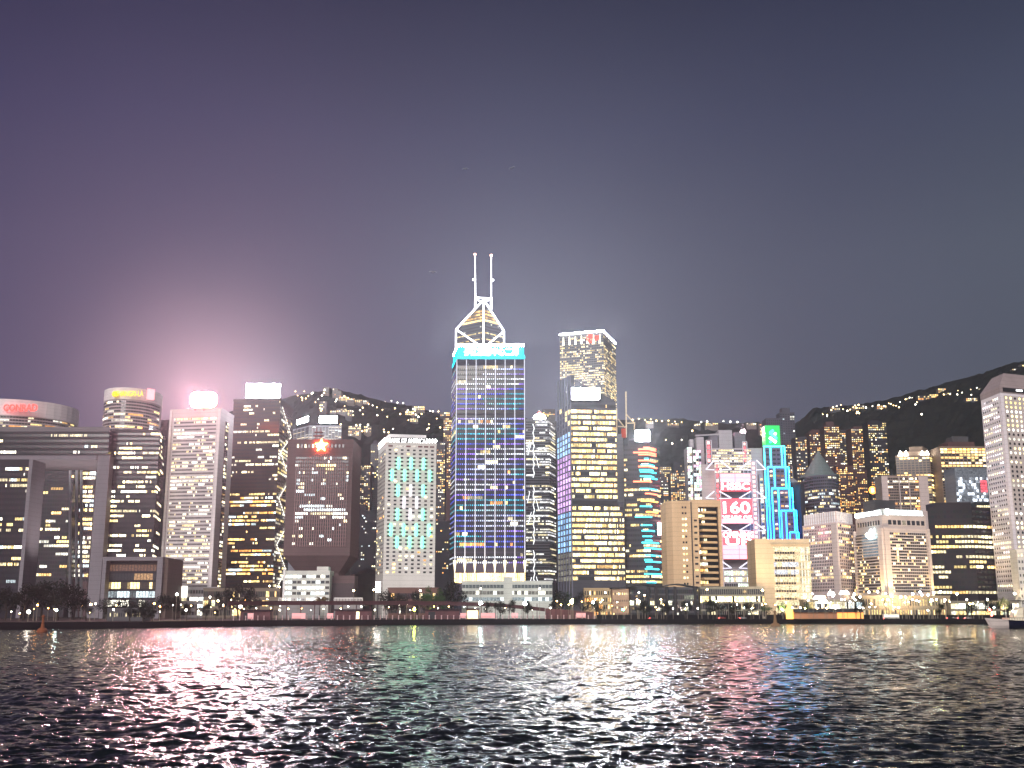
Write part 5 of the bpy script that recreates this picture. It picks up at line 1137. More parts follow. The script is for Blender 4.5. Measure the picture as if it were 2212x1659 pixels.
# ------------------------------------------------------------------ the waterfront
maroon = wall('maroon_canopy', (.075, .030, .034), .7, .3, .2); maroon2 = wall('maroon_fence', (.12, .055, .06), .8, .3, .2)
T = thing('covered_walkway', (gx(840, 815), 815, GZ), 'long maroon roofed walkway on posts running along the far promenade', 'walkway')
def Dp(px, back): return shoreD(px) + back
m = MB(); cols_ = [(492, 1299), (600, 1298), (800, 1298), (950, 1299), (1060, 1302), (1110, 1306), (1177, 1313)]
for (x0, y0), (x1, y1) in zip(cols_, cols_[1:]):
    a, b = P(x0, y0, Dp(x0, 22)), P(x1, y1, Dp(x1, 22)); D_ = Vector((0, 7, 0)); H_ = Vector((0, 0, -2.6))
    v = [a, b, b + D_, a + D_, a + H_, b + H_, b + D_ + H_, a + D_ + H_]; m.raw(v, [(0, 1, 2, 3), (4, 5, 1, 0), (7, 6, 5, 4), (2, 6, 7, 3)] + ([(4, 0, 3, 7)] if x0 == 492 else []) + ([(1, 5, 6, 2)] if x1 == 1177 else []), maroon)
m.build('roof', T)
for k in range(23):
    px = 500 + k * 30; Y = Dp(px, 25); m = MB(); q = P(px, 1304, Y); m.beam((q.x, Y, GZ), (q.x, Y, q.z), .7, maroon2); m.build('post', T)
T = thing('promenade_hoarding', (gx(1230, 812), 812, GZ), 'plain maroon hoarding wall continuing from the walkway roof', 'hoarding')
a, b = P(1178, 1314, Dp(1178, 18)), P(1283, 1322, Dp(1283, 18)); m = MB()
m.raw([(a.x, a.y, GZ), (b.x, b.y, GZ), b, a, (a.x, a.y + .6, GZ), (b.x, b.y + .6, GZ), b + Vector((0, .6, 0)), a + Vector((0, .6, 0))], [(0, 1, 2, 3), (5, 4, 7, 6), (3, 2, 6, 7), (4, 0, 3, 7), (1, 5, 6, 2)], maroon2); m.build('panel', T)
for k in range(12):
    q = a.lerp(b, (k + .5) / 12); m = MB(); m.beam((q.x, q.y - .3, GZ), (q.x, q.y - .3, q.z + .1), .3, maroon); m.build('batten', T)
glow_in = emit('kiosk_glow', (1, .78, .45), 2.2)
def kiosk(x0, x1, yt, lab, mat=maroon2, lit=None):
    px = (x0 + x1) / 2; Y = Dp(px, 9); a, b = P(x0, yt, Y), P(x1, yt, Y); zt = a.z
    T = thing('promenade_kiosk', (P(px, yt, Y).x, Y, GZ), lab, 'kiosk')
    m = MB(); m.box(a.x, b.x, Y + .6, Y + 5, GZ, zt - 1, mat); m.build('wall', T)
    m = MB(); m.box(a.x - .6, b.x + .6, Y - .4, Y + 5.6, zt - .98, zt, wall('kiosk_roof', (.03, .014, .02), .8)); m.build('roof', T)
    m = MB(); w = b.x - a.x
    if lit: m.box(a.x + w * lit[0], a.x + w * lit[1], Y + .3, Y + .58, GZ + .5, zt - 1.6, glow_in); m.build('lit_hatch', T)
    else: m.box(a.x + w * .1, a.x + w * .3, Y + .35, Y + .58, GZ + .2, zt - 1.8, dark_metal); m.build('shutter', T)
kiosk(520, 584, 1317, 'long maroon kiosk with dark flat roof near the leafy park end of the promenade')
kiosk(724, 803, 1316, 'long maroon kiosk with two lit slots, under the middle of the walkway roof', lit=(.58, .66))
kiosk(918, 992, 1316, 'long maroon kiosk with dark flat roof in front of the light dot tower', lit=None)
kiosk(1008, 1034, 1314, 'small amber lit stall beside the long maroon kiosk', wall('amber_stall', (.5, .3, .08)), (.08, .92))
ban_m = emit('banner_lit', (1, .42, .42), .42, False)
m = MB(); m.box(-5, 5, 0, .25, 0, 3.4, ban_m); proto_b = None
for px, w_, lab in ((541, 12, 'small pinkish banner on the railing beside the first kiosk'), (645, 29, 'wide pinkish banner on the railing under the walkway'), (713, 13, 'small pinkish banner between the wide banner and the lit-slot kiosk'), (1001, 13, 'small pinkish banner beside the amber stall'), (1054, 30, 'wide pinkish banner in front of the pale car park block'), (1112, 14, 'small pinkish banner below the car park block'), (1255, 20, 'pinkish banner on the maroon hoarding')):
    Y = Dp(px, 2.0 if px < 1200 else 14); q = P(px, 1333, Y); w = P(px + w_ / 2, 1333, Y).x - q.x
    T = thing('promenade_banner', (q.x, Y, GZ), lab, 'banner', 'banners along the promenade railing')
    b = MB(); b.box(q.x - w, q.x + w, Y, Y + .2, GZ + .8, GZ + 4.2, ban_m); b.build('cloth', T)
    b = MB(); b.beam((q.x - w, Y + .3, GZ), (q.x - w, Y + .3, GZ + 4.4), .3, steel); b.beam((q.x + w, Y + .3, GZ), (q.x + w, Y + .3, GZ + 4.4), .3, steel); b.build('frame', T)
# railing posts
pst = thing('railing_post', (0, 0, 0), 'short pale post on the promenade edge', 'post', 'pale posts along the promenade edge')
post_m = wall('pale_post', (.62, .45, .45)); m = MB(); m.lathe((0, 0, 0), [(.34, 0), (.34, 2.2), (.22, 2.3)], post_m, 6); m.build('shaft', pst); m = MB(); m.lathe((0, 0, 2.3), [(.4, 0), (.4, .3), (.1, .5)], post_m, 6); m.build('cap', pst)
first = True
for k in range(60):
    px = 505 + k * 13.2
    if any(abs(px - a) < b for a, b in ((645, 18), (1054, 18))): continue
    Y = Dp(px, 1.2); loc = (gx(px, Y), Y, GZ)
    if first: pst.location = loc; first = False
    else: copy_thing(pst, loc)
# railing
T = thing('promenade_railing', (gx(900, 790), 790, GZ), 'low dark railing along the seawall edge', 'railing')
for z in (1.1, 1.9):
    m = MB()
    for a_, b_ in zip(range(380, 1300, 40), range(420, 1340, 40)):
        m.beam((gx(a_, Dp(a_, .9)), Dp(a_, .9), GZ + z), (gx(b_, Dp(b_, .9)), Dp(b_, .9), GZ + z), .18, dark_metal)
    m.build('rail', T)

# low buildings behind the promenade
def lowblk(name, lab, x0, x1, yt, Y, mat, rows, cols, lit, depth=14, **kw):
    return tower(name, lab, [(x0, Y), (x1, Y)], yt, mat, rows, [cols], depth=depth, cat='building', parapet=.7, lit=lit, zb=GZ + .8, **kw)
T, pts, zt, poly = lowblk('brick_hall', 'small pinkish brick hall with a curved dark roof and amber slits', 1323, 1358, 1274, 835, wall('pink_brick', (.36, .24, .17)), 4, 9, dict(p=.35, pal=[YEL, CREAM], s=1.8, run=.1), pw=.4, ph=.3)
m = MB(); n_ = 8; A, B = Vector(poly[0]), Vector(poly[1]); prof = [(A.x - 1 + (B.x - A.x + 6) * k / n_, zt + .75 + 2.2 * (k / n_) ** 2) for k in range(n_ + 1)]
for (xa, za), (xb, zb_) in zip(prof, prof[1:]): m.raw([(xa, A.y - 2, za), (xb, A.y - 2, zb_), (xb, A.y + 14, zb_), (xa, A.y + 14, za), (xa, A.y - 2, za + .9), (xb, A.y - 2, zb_ + .9), (xb, A.y + 14, zb_ + .9), (xa, A.y + 14, za + .9)], [(0, 3, 2, 1), (4, 5, 6, 7), (0, 1, 5, 4), (3, 7, 6, 2)], dark_metal)
m.build('curved_roof', T)
T, pts, zt, poly = lowblk('glass_pavilion', 'long dark glass pavilion with a wavy roof line and lit shops inside', 1360, 1508, 1270, 840, wall('pavilion_frame', (.07, .07, .08)), 5, 34, [litmap(1, 34, (.06, .10, .55, .30, .25)[r], [(.95, 1, .7), CREAM, WHITE], (.5, .5, 1.7, 1.1, 1.3)[r], .5, .1)[0] for r in range(5)], ph=.7)
m = MB(); A, B = Vector(poly[0]), Vector(poly[1]); d = B - A; zs_ = [.8, 2.2, 3.0, 2.4, 1.4, 1.6, 2.8, 3.2, 2.6, 1.6, 1.0]
for k in range(10):
    a, b = A + d * (k / 10), A + d * ((k + 1) / 10); m.raw([(a.x, a.y - 1.5, zt + zs_[k] - .8), (b.x, b.y - 1.5, zt + zs_[k + 1] - .8), (b.x, b.y + 15, zt + zs_[k + 1] - .8), (a.x, a.y + 15, zt + zs_[k] - .8), (a.x, a.y - 1.5, zt + zs_[k]), (b.x, b.y - 1.5, zt + zs_[k + 1]), (b.x, b.y + 15, zt + zs_[k + 1]), (a.x, a.y + 15, zt + zs_[k])], [(0, 3, 2, 1), (4, 5, 6, 7), (0, 1, 5, 4), (2, 3, 7, 6)], dark_metal)
m.build('wavy_roof', T)
for f in (.27, .38, .54, .66, .95):
    q = A + d * f; m = MB(); m.beam((q.x, q.y - .8, GZ), (q.x, q.y - .8, zt + 1), 2.2, dark_metal, 8); m.build('column', T)
lowblk('glass_hall', 'low hall with a bright greenish yellow upper storey, beside the glass pavilion', 1512, 1650, 1269, 846, wall('hall_concrete', (.30, .28, .22)), 4, 30, [[(.03, .03, .03)] * 30] + [litmap(1, 30, .85, [(1, .95, .45), YEL, (.95, 1, .6)], 2.2, .7, .1)[0]] + litmap(2, 30, .22, [CREAM, WHITE], 1.1, .4), ph=.75)
lowblk('plaza_building', 'golden lit plaza building at the foot of the gold lit tower', 1262, 1322, 1272, 900, wall('plaza_stone', (.42, .31, .18)), 4, 12, dict(p=.72, pal=[YEL, WARM, ORANGE], s=1.7, run=.4, rowvar=.2), pw=.5)
lowblk('shop_row', 'low row of bright shops behind the palm trees near the white tower', 440, 605, 1272, 880, wall('shop_wall', (.16, .13, .10)), 3, 44, dict(p=.5, pal=[CREAM, YEL, (.9, 1, .6), WARM], s=1.5, run=.4), ph=.6)
lowblk('garage_block', 'long low dark garage with a few lamps under the white small-windowed block', 838, 945, 1271, 870, wall('garage_wall', (.13, .07, .06)), 2, 30, dict(p=.16, pal=[WHITE, CREAM, WARM], s=2.2, run=.1), ph=.4)
lowblk('ferry_terminal', 'low brightly lit terminal frontage below the ribbed pinkish block', 1735, 1862, 1297, 838, wall('terminal_wall', (.20, .17, .13)), 2, 30, dict(p=.8, pal=[WHITE, CREAM, YEL, COOL], s=1.0, run=.35, rowvar=.1), ph=.75)
lowblk('shop_arcade', 'low lit arcade along the road below the dark ribbon-windowed office', 2053, 2200, 1300, 842, wall('arcade_wall', (.20, .18, .14)), 2, 32, dict(p=.65, pal=[(.8, 1, .75), CREAM, WHITE, YEL], s=1.4, run=.5, rowvar=.2), ph=.7)
lowblk('park_pavilion', 'small dark park pavilion with a row of faint lights', 232, 310, 1316, 640, dark_conc, 1, 16, dict(p=.6, pal=[CREAM, WHITE], s=.9, run=.1), ph=.4, pw=.4)
# orange lit landing shed and the dark berth ahead of the hotel
Ysh = 812
T = thing('landing_shed', (gx(1790, Ysh), Ysh, GZ), 'long landing shed washed in orange light under a dark flat roof', 'shed')
sh_m = wall('shed_wall', (.42, .20, .11)); a, b = P(1716, 1322, Ysh), P(1866, 1322, Ysh)
m = MB(); m.box(a.x, b.x, Ysh + 1, Ysh + 7, GZ, a.z, sh_m); m.build('wall', T)
m = MB(); m.box(a.x - 1, b.x - 5, Ysh - 1, Ysh + 8, a.z + .02, a.z + 2.2, dark_metal); m.build('roof', T)
osl = emit('orange_shed_light', (1, .36, .08), 1.1)
for f0, f1 in ((.62, .76), (.77, .88), (.89, .995)):
    m = MB(); m.box(a.x + (b.x - a.x) * f0, a.x + (b.x - a.x) * f1, Ysh + .3, Ysh + .95, GZ + .3, a.z - .5, osl); m.build('lit_bay', T)
T = thing('ticket_kiosk', (gx(1707, Ysh), Ysh, GZ), 'small gold lit kiosk with a tapering top at the end of the landing shed', 'kiosk')
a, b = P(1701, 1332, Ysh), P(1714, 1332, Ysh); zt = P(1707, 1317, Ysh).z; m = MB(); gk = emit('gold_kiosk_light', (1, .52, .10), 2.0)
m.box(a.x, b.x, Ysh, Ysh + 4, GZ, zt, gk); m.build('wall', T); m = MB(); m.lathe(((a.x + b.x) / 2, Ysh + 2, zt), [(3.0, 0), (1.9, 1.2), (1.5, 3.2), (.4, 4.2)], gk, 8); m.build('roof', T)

# ------------------------------------------------------------------ trees
leaf_m, t, b_ = principled('leaves'); n, l = t.nodes, t.links
oi = n.new('ShaderNodeObjectInfo'); tc_ = n.new('ShaderNodeTexCoord'); no_ = n.new('ShaderNodeTexNoise'); no_.inputs['Scale'].default_value = .5; l.new(tc_.outputs['Object'], no_.inputs['Vector'])
cr = n.new('ShaderNodeValToRGB'); cr.color_ramp.elements[0].position = .35; cr.color_ramp.elements[0].color = (.003, .004, .003, 1); cr.color_ramp.elements[1].position = .7; cr.color_ramp.elements[1].color = (.014, .019, .008, 1)
l.new(no_.outputs[0], cr.inputs[0]); l.new(cr.outputs[0], b_.inputs['Base Color']); b_.inputs['Roughness'].default_value = .9; b_.inputs['Specular IOR Level'].default_value = 0
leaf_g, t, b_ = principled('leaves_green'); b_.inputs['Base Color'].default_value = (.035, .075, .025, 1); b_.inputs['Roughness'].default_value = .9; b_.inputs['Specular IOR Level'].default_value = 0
bark = wall('bark', (.045, .035, .028), .9, .4, .5)
def leaf_tree(seed, kind='broad', lm=None):
    """a unit tree: 1 tall, crown about 1 wide"""
    r = random.Random(seed); lm = lm or leaf_m
    T = thing('tree', (0, 0, 0), 'tree', 'tree'); k = MB(); c = MB()
    h0 = r.uniform(.26, .36); top = Vector((r.uniform(-.04, .04), r.uniform(-.04, .04), h0)); k.beam((0, 0, -.02), top, .065, bark, 7, .045)
    clumps = []
    for i in range(r.randint(8, 11)):
        a = i * 2.4 + r.uniform(-.4, .4); rad = r.uniform(.12, .36); e = Vector((math.cos(a) * rad, math.sin(a) * rad, r.uniform(.42, .84) - rad * .35))
        k.beam(top, e, .03, bark, 5, .01); clumps.append((e, r.uniform(.13, .21)))
    clumps.append((Vector((0, 0, .80)), .17))
    for e, cr_ in clumps:
        for i in range(115):
            d = Vector((r.gauss(0, 1), r.gauss(0, 1), r.gauss(0, .8))).normalized(); p = e + d * cr_ * r.random() ** .45; s_ = r.uniform(.016, .034)
            u = Vector((r.gauss(0, 1), r.gauss(0, 1), r.gauss(0, 1))).normalized(); v = u.orthogonal().normalized()
            c.face([p - u * s_, p + v * s_ * .6, p + u * s_, p - v * s_ * .6], lm)
    k.build('trunk', T); c.build('crown', T); return T
def palm(seed):
    r = random.Random(seed); T = thing('palm_tree', (0, 0, 0), 'palm', 'palm tree'); k = MB(); c = MB(); top = Vector((.03, 0, .62))
    k.beam((0, 0, -.02), top, .05, bark, 7, .035); pl = wall('palm_leaf', (.13, .095, .045), .7, .3)
    for i in range(22):
        a = i * 2.4; el = r.uniform(-.2, .9); prev = top; L = r.uniform(.36, .5)
        for s_ in range(6):
            t_ = (s_ + 1) / 6; q = top + Vector((math.cos(a) * L * t_ * math.cos(el * (1 - t_ * .4)), math.sin(a) * L * t_ * math.cos(el * (1 - t_ * .4)), L * t_ * math.sin(el) - .28 * t_ * t_)); side = Vector((-math.sin(a), math.cos(a), 0)) * .045 * (1.05 - t_); dn = Vector((0, 0, -.05 * (1.1 - t_)))
            c.face([prev, q, q + side + dn, prev + side + dn], pl); c.face([prev, prev - side + dn, q - side + dn, q], pl); prev = q
    k.build('trunk', T); c.build('crown', T); return T
protos = [leaf_tree(s) for s in (1, 2, 3, 4)]; gp = leaf_tree(7, lm=leaf_g); pp = palm(3); used = set()
TREES = [ # px, top, width, distance, kind, label
 (12, 1262, 66, 650, 0, 'dark bushy tree at the foot of the great gate, outermost in the park'), (52, 1254, 74, 690, 1, 'dark tall tree in front of the gate opening'),
 (90, 1249, 80, 700, 2, 'tallest dark tree in front of the gate opening'), (126, 1246, 84, 690, 3, 'broad dark tree in front of the gate opening'), (160, 1257, 60, 705, 0, 'dark tree beside the gate pier'),
 (188, 1286, 40, 640, 1, 'low dark tree just below the gate pier'), (232, 1288, 52, 700, 2, 'low dark tree under the framed hall'), (265, 1286, 50, 705, 3, 'low dark tree before the glazed hall'),
 (300, 1289, 46, 690, 0, 'low dark tree beside the white globe lamp'), (345, 1279, 62, 720, 1, 'rounded dark tree below the framed hall corner'), (378, 1282, 40, 730, 2, 'dark tree between framed hall and white tower'),
 (282, 1310, 40, 590, 3, 'low dark shrubby tree near the seawall in the park'), (310, 1303, 34, 590, 0, 'dark shrubby tree beside the lit lawn'), (330, 1313, 24, 590, 1, 'smallest dark shrub at the edge of the lit lawn'),
 (402, 1300, 26, 650, 2, 'small slanted dark tree before the bright shops'), (445, 1298, 30, 690, 1, 'leaning dark tree before the bright shop row'), (466, 1312, 18, 690, 3, 'tiny dark shrub before the shop row'),
 (487, 1263, 46, 770, 0, 'dark roadside tree before the bronze tower'), (515, 1254, 58, 780, 1, 'large dark roadside tree before the bronze tower'), (540, 1262, 44, 785, 2, 'dark roadside tree beside the lit golden floors'),
 (835, 1270, 46, 822, 3, 'dark tree before the dark garage block'), (862, 1278, 46, 822, 0, 'dark tree under the middle of the white small-windowed block'), (902, 1270, 38, 826, 1, 'dark tree at the corner of the white small-windowed block'),
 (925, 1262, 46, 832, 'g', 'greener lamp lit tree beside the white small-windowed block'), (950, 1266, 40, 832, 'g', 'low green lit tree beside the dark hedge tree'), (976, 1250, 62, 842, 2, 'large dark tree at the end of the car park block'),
 (1052, 1294, 22, 800, 3, 'small dark tree before the car park block'), (1080, 1292, 30, 800, 0, 'dark street tree before the car park block stair tower'), (1106, 1290, 22, 800, 1, 'slim dark tree before the car park block stair tower'), (1140, 1294, 24, 802, 2, 'small dark tree beside the dazzling teal white lamp'),
 (1205, 1270, 44, 832, 3, 'dark tree at the far end of the car park block'), (1228, 1275, 50, 836, 'g', 'green tree behind the warm dazzling lamp'), (1258, 1272, 42, 842, 0, 'dark tree beside the golden plaza building'), (1290, 1290, 36, 815, 1, 'low dark tree beside the teal lamp'),
 (1392, 1293, 34, 800, 2, 'low dark tree before the glass pavilion'), (1440, 1296, 40, 805, 3, 'low spreading dark tree before the glass pavilion columns'), (1480, 1294, 30, 806, 0, 'low dark tree at the end of the glass pavilion'),
 (1540, 1291, 52, 812, 1, 'broad dark tree before the low yellow lit hall'), (1580, 1294, 54, 812, 2, 'dull dark tree before the low yellow lit hall'), (1622, 1295, 46, 815, 3, 'dark tree at the end of the low yellow lit hall'),
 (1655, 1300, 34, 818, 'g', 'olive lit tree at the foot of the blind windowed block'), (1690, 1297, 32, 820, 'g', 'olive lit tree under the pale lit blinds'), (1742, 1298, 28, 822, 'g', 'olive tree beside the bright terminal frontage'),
 (1858, 1284, 26, 806, 0, 'dark round tree standing before the terminal lights'), (2030, 1300, 26, 812, 1, 'dark tree near the yellow lamp'), (2098, 1296, 34, 815, 2, 'dark low tree before the lit arcade'), (2138, 1288, 34, 820, 3, 'dark tree behind the boat bow'), (2168, 1286, 32, 820, 0, 'dark tree behind the boat canopy')]
for px, py, w, Y, k, lab in TREES:
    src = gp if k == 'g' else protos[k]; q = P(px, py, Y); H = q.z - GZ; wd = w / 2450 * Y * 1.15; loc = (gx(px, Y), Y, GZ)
    if src.name not in used: used.add(src.name); o = src; o.location = loc; o.scale = (wd, wd, H); o['label'] = lab
    else: o = copy_thing(src, loc, rng.uniform(0, 6.28), (wd, wd, H), lab)
    o['group'] = 'trees along the waterfront'
for i, (px, py, w, Y, lab) in enumerate(((690, 1270, 42, 826, 'lamp lit brown palm in front of the low white office'), (404, 1296, 20, 660, 'small palm in front of the white tower podium'), (428, 1300, 22, 670, 'small palm before the bright shop row'))):
    q = P(px, py, Y); H = q.z - GZ; wd = w / 2450 * Y * 1.2; loc = (gx(px, Y), Y, GZ)
    if i == 0: o = pp; o.location = loc; o.scale = (wd, wd, H); o['label'] = lab
    else: o = copy_thing(pp, loc, i, (wd, wd, H), lab)
    o['group'] = 'palms'
# the wooded knoll and lawn
T = MB(); q = P(785, 1212, 960); x0 = gx(785, 960); T.lathe((x0, 985, GZ), [(34, 0), (31, 14), (24, 28), (14, 37), (1, 42)], hm, 24); tag(T.build('hill'), kind='structure')
lawn = wall('lawn_turf', (.06, .10, .02), .9, .4, .3, streak=False); m = MB(); a, b = shore_pt(310, 1357.1), shore_pt(440, 1355)
m.face([(a.x, a.y + 3, GZ + .06), (b.x, b.y + 3, GZ + .06), (b.x, b.y + 40, GZ + .06), (a.x, a.y + 40, GZ + .06)], lawn); tag(m.build('lawn'), kind='structure')

# ------------------------------------------------------------------ lamps
LM = {'w': emit('lamp_white', (1, .93, .78), 30), 'y': emit('lamp_warm', (1, .66, .26), 50), 't': emit('lamp_icy', (.70, 1, .95), 70), 'g': emit('lamp_green', (.05, 1, .55), 40), 'o': emit('lamp_orange', (1, .40, .08), 45), 'l': emit('lamp_lime', (.85, 1, .12), 60), 'r': emit('lamp_red', (1, .08, .06), 40)}
lamp_src = {}
pole_m = wall('lamp_pole', (.24, .21, .17), .5)
def lamp(px, py, Y, c='w', r=.55, label=None, group='lamps along the waterfront'):
    q = P(px, py, Y); H = q.z - GZ; key = (c, round(r, 2), round(H / 3))
    lab = label or {'w': 'slim street lamp with a glaring white head on the waterfront', 'y': 'slim street lamp with a warm amber head on the waterfront', 't': 'slim street lamp with an icy white head on the waterfront', 'g': 'green lit signal lamp', 'o': 'small orange lamp low on the waterfront', 'l': 'lime yellow lamp on the waterfront', 'r': 'small red lamp low on the waterfront'}[c]
    loc = (gx(px, Y), Y, GZ)
    if key in lamp_src: copy_thing(lamp_src[key], loc, 0, 1, lab, group); return
    T = thing('street_lamp', loc, lab, 'lamp', group); m = MB(); x, y, z = loc; m.beam((x, y, z), (x, y, z + H - r * .5), .34, pole_m, 6, .2); m.build('pole', T)
    m = MB(); m.lathe((x, y, z + H), [(r * .3, -r * .8), (r, -r * .2), (r * .8, r * .5), (r * .2, r)], LM[c], 8); m.build('lamp_head', T); lamp_src[key] = T
for px, py, Y, c, r, lab in ((80, 1307, 640, 'o', .5, None), (195, 1306, 650, 'y', .6, None), (122, 1318, 610, 't', .55, None), (245, 1317, 620, 'w', .5, None), (205, 1304, 700, 'w', .4, None), (380, 1284, 720, 'w', .8, 'white globe lamp above the dark park trees'), (402, 1318, 620, 'w', .55, None),
    (62, 1322, 600, 'w', 1.0, 'dazzling low white lamp by the park terrace'), (332, 1304, 690, 'o', .6, None), (345, 1310, 660, 'o', .4, None), (452, 1290, 700, 'w', .5, None), (470, 1298, 720, 'y', .6, None), (425, 1296, 760, 'w', .6, None),
    (602, 1268, 800, 'y', .5, None), (580, 1266, 800, 'y', .5, None), (644, 1272, 830, 'w', .4, None), (763, 1276, 830, 'y', .7, 'warm lamp standing over the balustrade terrace'), (806, 1274, 835, 'y', .6, None), (907, 1276, 826, 'w', .7, None), (1038, 1272, 800, 'w', .5, None), (1166, 1272, 800, 'w', .6, None),
    (1038, 1303, 785, 't', 1.25, 'dazzling teal white lamp at the walkway roof end before the car park block'), (1134, 1304, 785, 't', 1.35, 'dazzling teal white lamp before the car park block stair tower'), (1235, 1301, 800, 'y', 1.3, 'dazzling warm amber lamp before the green tree'), (1281, 1301, 800, 't', .95, 'icy lamp beside the golden plaza building'),
    (519, 1310, 740, 'w', 1.1, 'dazzling white lamp at the start of the walkway roof'), (1308, 1280, 815, 'w', .6, None), (1381, 1279, 812, 'w', .6, None), (1381, 1300, 805, 'y', .9, None), (1393, 1286, 815, 'y', .5, None), (1346, 1317, 795, 'g', .8, 'green traffic signal before the brick hall'), (1484, 1313, 795, 'w', .4, None), (1529, 1273, 820, 'y', .6, None), (1649, 1275, 815, 'y', .8, 'tall warm lamp at the corner of the blind windowed block'),
    (895, 1317, 800, 'l', .9, 'lime yellow lamp under the walkway roof'), (862, 1313, 800, 'w', .4, None), (878, 1311, 800, 'w', .4, None), (810, 1314, 800, 'w', .5, None), (2014, 1296, 806, 'l', 1.0, 'lime yellow lamp before the dark ribbon-windowed office'), (1691, 1316, 805, 'w', .5, None), (1712, 1313, 803, 'w', .6, None), (2138, 1317, 790, 'r', .8, 'red lamp beside the boat canopy'), (2070, 1283, 812, 'w', .8, None), (2195, 1278, 800, 'w', .8, None), (1740, 1290, 815, 'o', 1.0, 'orange lamp cluster beside the terminal frontage')):
    lamp(px, py, Y, c, r, lab)
r2 = random.Random(9)
for px in (1757, 1782, 1800, 1823, 1846, 1858, 1880, 1899, 1917, 1928, 1948, 1960, 1972, 1990, 1996, 2006, 2018, 2034):
    lamp(px + r2.uniform(-2, 2), r2.uniform(1278, 1291), r2.uniform(806, 826), r2.choice('wwwwyt'), r2.uniform(.6, .85))
for k in range(44):
    px = 1728 + 420 * (k + r2.random()) / 44; lamp(px, r2.uniform(1295, 1315), r2.uniform(800, 822), r2.choice('wwwyyt'), r2.choice((.35, .45, .55, .65)))
for k in range(30):
    px = 1185 + 520 * (k + r2.random()) / 30; lamp(px, r2.uniform(1296, 1318), r2.uniform(800, 825), r2.choice('wwyyyto'), r2.choice((.25, .35, .45)))
for k in range(26):
    px = 520 + 640 * (k + r2.random()) / 26; lamp(px, r2.uniform(1308, 1320), r2.uniform(808, 830), r2.choice('wwyyto'), r2.choice((.22, .3, .38)))
for k in range(20):
    px = 15 + 480 * (k + r2.random()) / 20; lamp(px, r2.uniform(1305, 1326), r2.uniform(640, 720), r2.choice('wwyyo'), r2.choice((.2, .26, .32)))
for k in range(34):
    px = (415 + 200 * r2.random()) if k % 2 else (1190 + 500 * r2.random()); lamp(px, r2.uniform(1288, 1316), r2.uniform(800, 830), r2.choice('yyywo'), r2.choice((.3, .4, .5)))
# canopies lit from below over the terminal
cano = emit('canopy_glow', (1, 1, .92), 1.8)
for i, (px, py, w, lab) in enumerate(((1772, 1291, 26, 'broad white glowing canopy beside the orange lamp cluster'), (1798, 1282, 14, 'small white glowing canopy between two larger canopies'), (1826, 1280, 20, 'white glowing canopy below the ribbed crown block'), (1780, 1300, 22, 'low white glowing canopy on the terminal frontage'), (1808, 1311, 14, 'lowest small white glowing canopy'))):
    Y = 828 + i; q = P(px, py, Y); hw = w / 2450 * Y * .5; T = thing('lit_canopy', (q.x, Y, GZ), lab, 'canopy', 'glowing canopies of the terminal')
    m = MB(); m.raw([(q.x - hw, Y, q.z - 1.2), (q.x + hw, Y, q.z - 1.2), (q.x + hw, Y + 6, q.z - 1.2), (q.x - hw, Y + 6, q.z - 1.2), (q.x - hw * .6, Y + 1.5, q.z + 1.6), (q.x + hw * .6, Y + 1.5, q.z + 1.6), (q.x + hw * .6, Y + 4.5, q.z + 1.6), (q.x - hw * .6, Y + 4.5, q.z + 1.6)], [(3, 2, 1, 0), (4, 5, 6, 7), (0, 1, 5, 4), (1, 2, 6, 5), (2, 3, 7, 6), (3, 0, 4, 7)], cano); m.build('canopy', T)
    for f in (-.8, .8): m = MB(); m.beam((q.x + hw * f, Y + 3, GZ), (q.x + hw * f, Y + 3, q.z - 1.2), .4, steel); m.build('post', T)

# ------------------------------------------------------------------ vehicles on the harbour road
def vehicle(px, Y, kind, lab, col):
    x = gx(px, Y); T = thing('parked_bus' if kind == 'bus' else 'parked_car', (x, Y, GZ), lab, kind, 'vehicles on the harbour road')
    L, H, W_ = (11, 3.6, 2.5) if kind == 'bus' else (4.5, 1.5, 1.8); pm = wall('paint_%s_%d' % (kind, int(col[0] * 100)), col, .35, .1)
    m = MB()
    if kind == 'bus':
        m.box(x - L / 2, x + L / 2, Y, Y + W_, GZ + .5, GZ + H, pm); m.build('body', T); m = MB(); m.box(x - L / 2 + .4, x + L / 2 - .4, Y - .05, Y - .01, GZ + 1.7, GZ + 2.9, emit('bus_window', (1, .93, .7), 1.2, False)); m.build('window', T)
    else:
        v = [(-2.2, .45), (2.2, .45), (2.25, .85), (1.2, .95), (.7, 1.5), (-1.1, 1.5), (-1.8, .95), (-2.25, .9)]; n_ = len(v)
        m.raw([(x + a, Y, GZ + b) for a, b in v] + [(x + a, Y + W_, GZ + b) for a, b in v], [tuple(range(n_)), tuple(range(2 * n_ - 1, n_ - 1, -1))] + [((k + 1) % n_, k, k + n_, (k + 1) % n_ + n_) for k in range(n_)], pm); m.build('body', T)
        m = MB(); m.face([(x - 1.55, Y - .02, GZ + .98), (x + 1.05, Y - .02, GZ + .98), (x + .62, Y - .02, GZ + 1.42), (x - 1.05, Y - .02, GZ + 1.42)], GLASS); m.build('window', T)
    for f in (-.3, .3):
        m = MB(); m.beam((x + L * f, Y - .06, GZ + .42), (x + L * f, Y + .25, GZ + .42), .84, dark_metal, 10); m.build('wheel', T)
    m = MB(); m.box(x - L / 2 - .12, x - L / 2 - .01, Y + .2, Y + .7, GZ + .6, GZ + .85, LM['r']); m.build('tail_light', T)
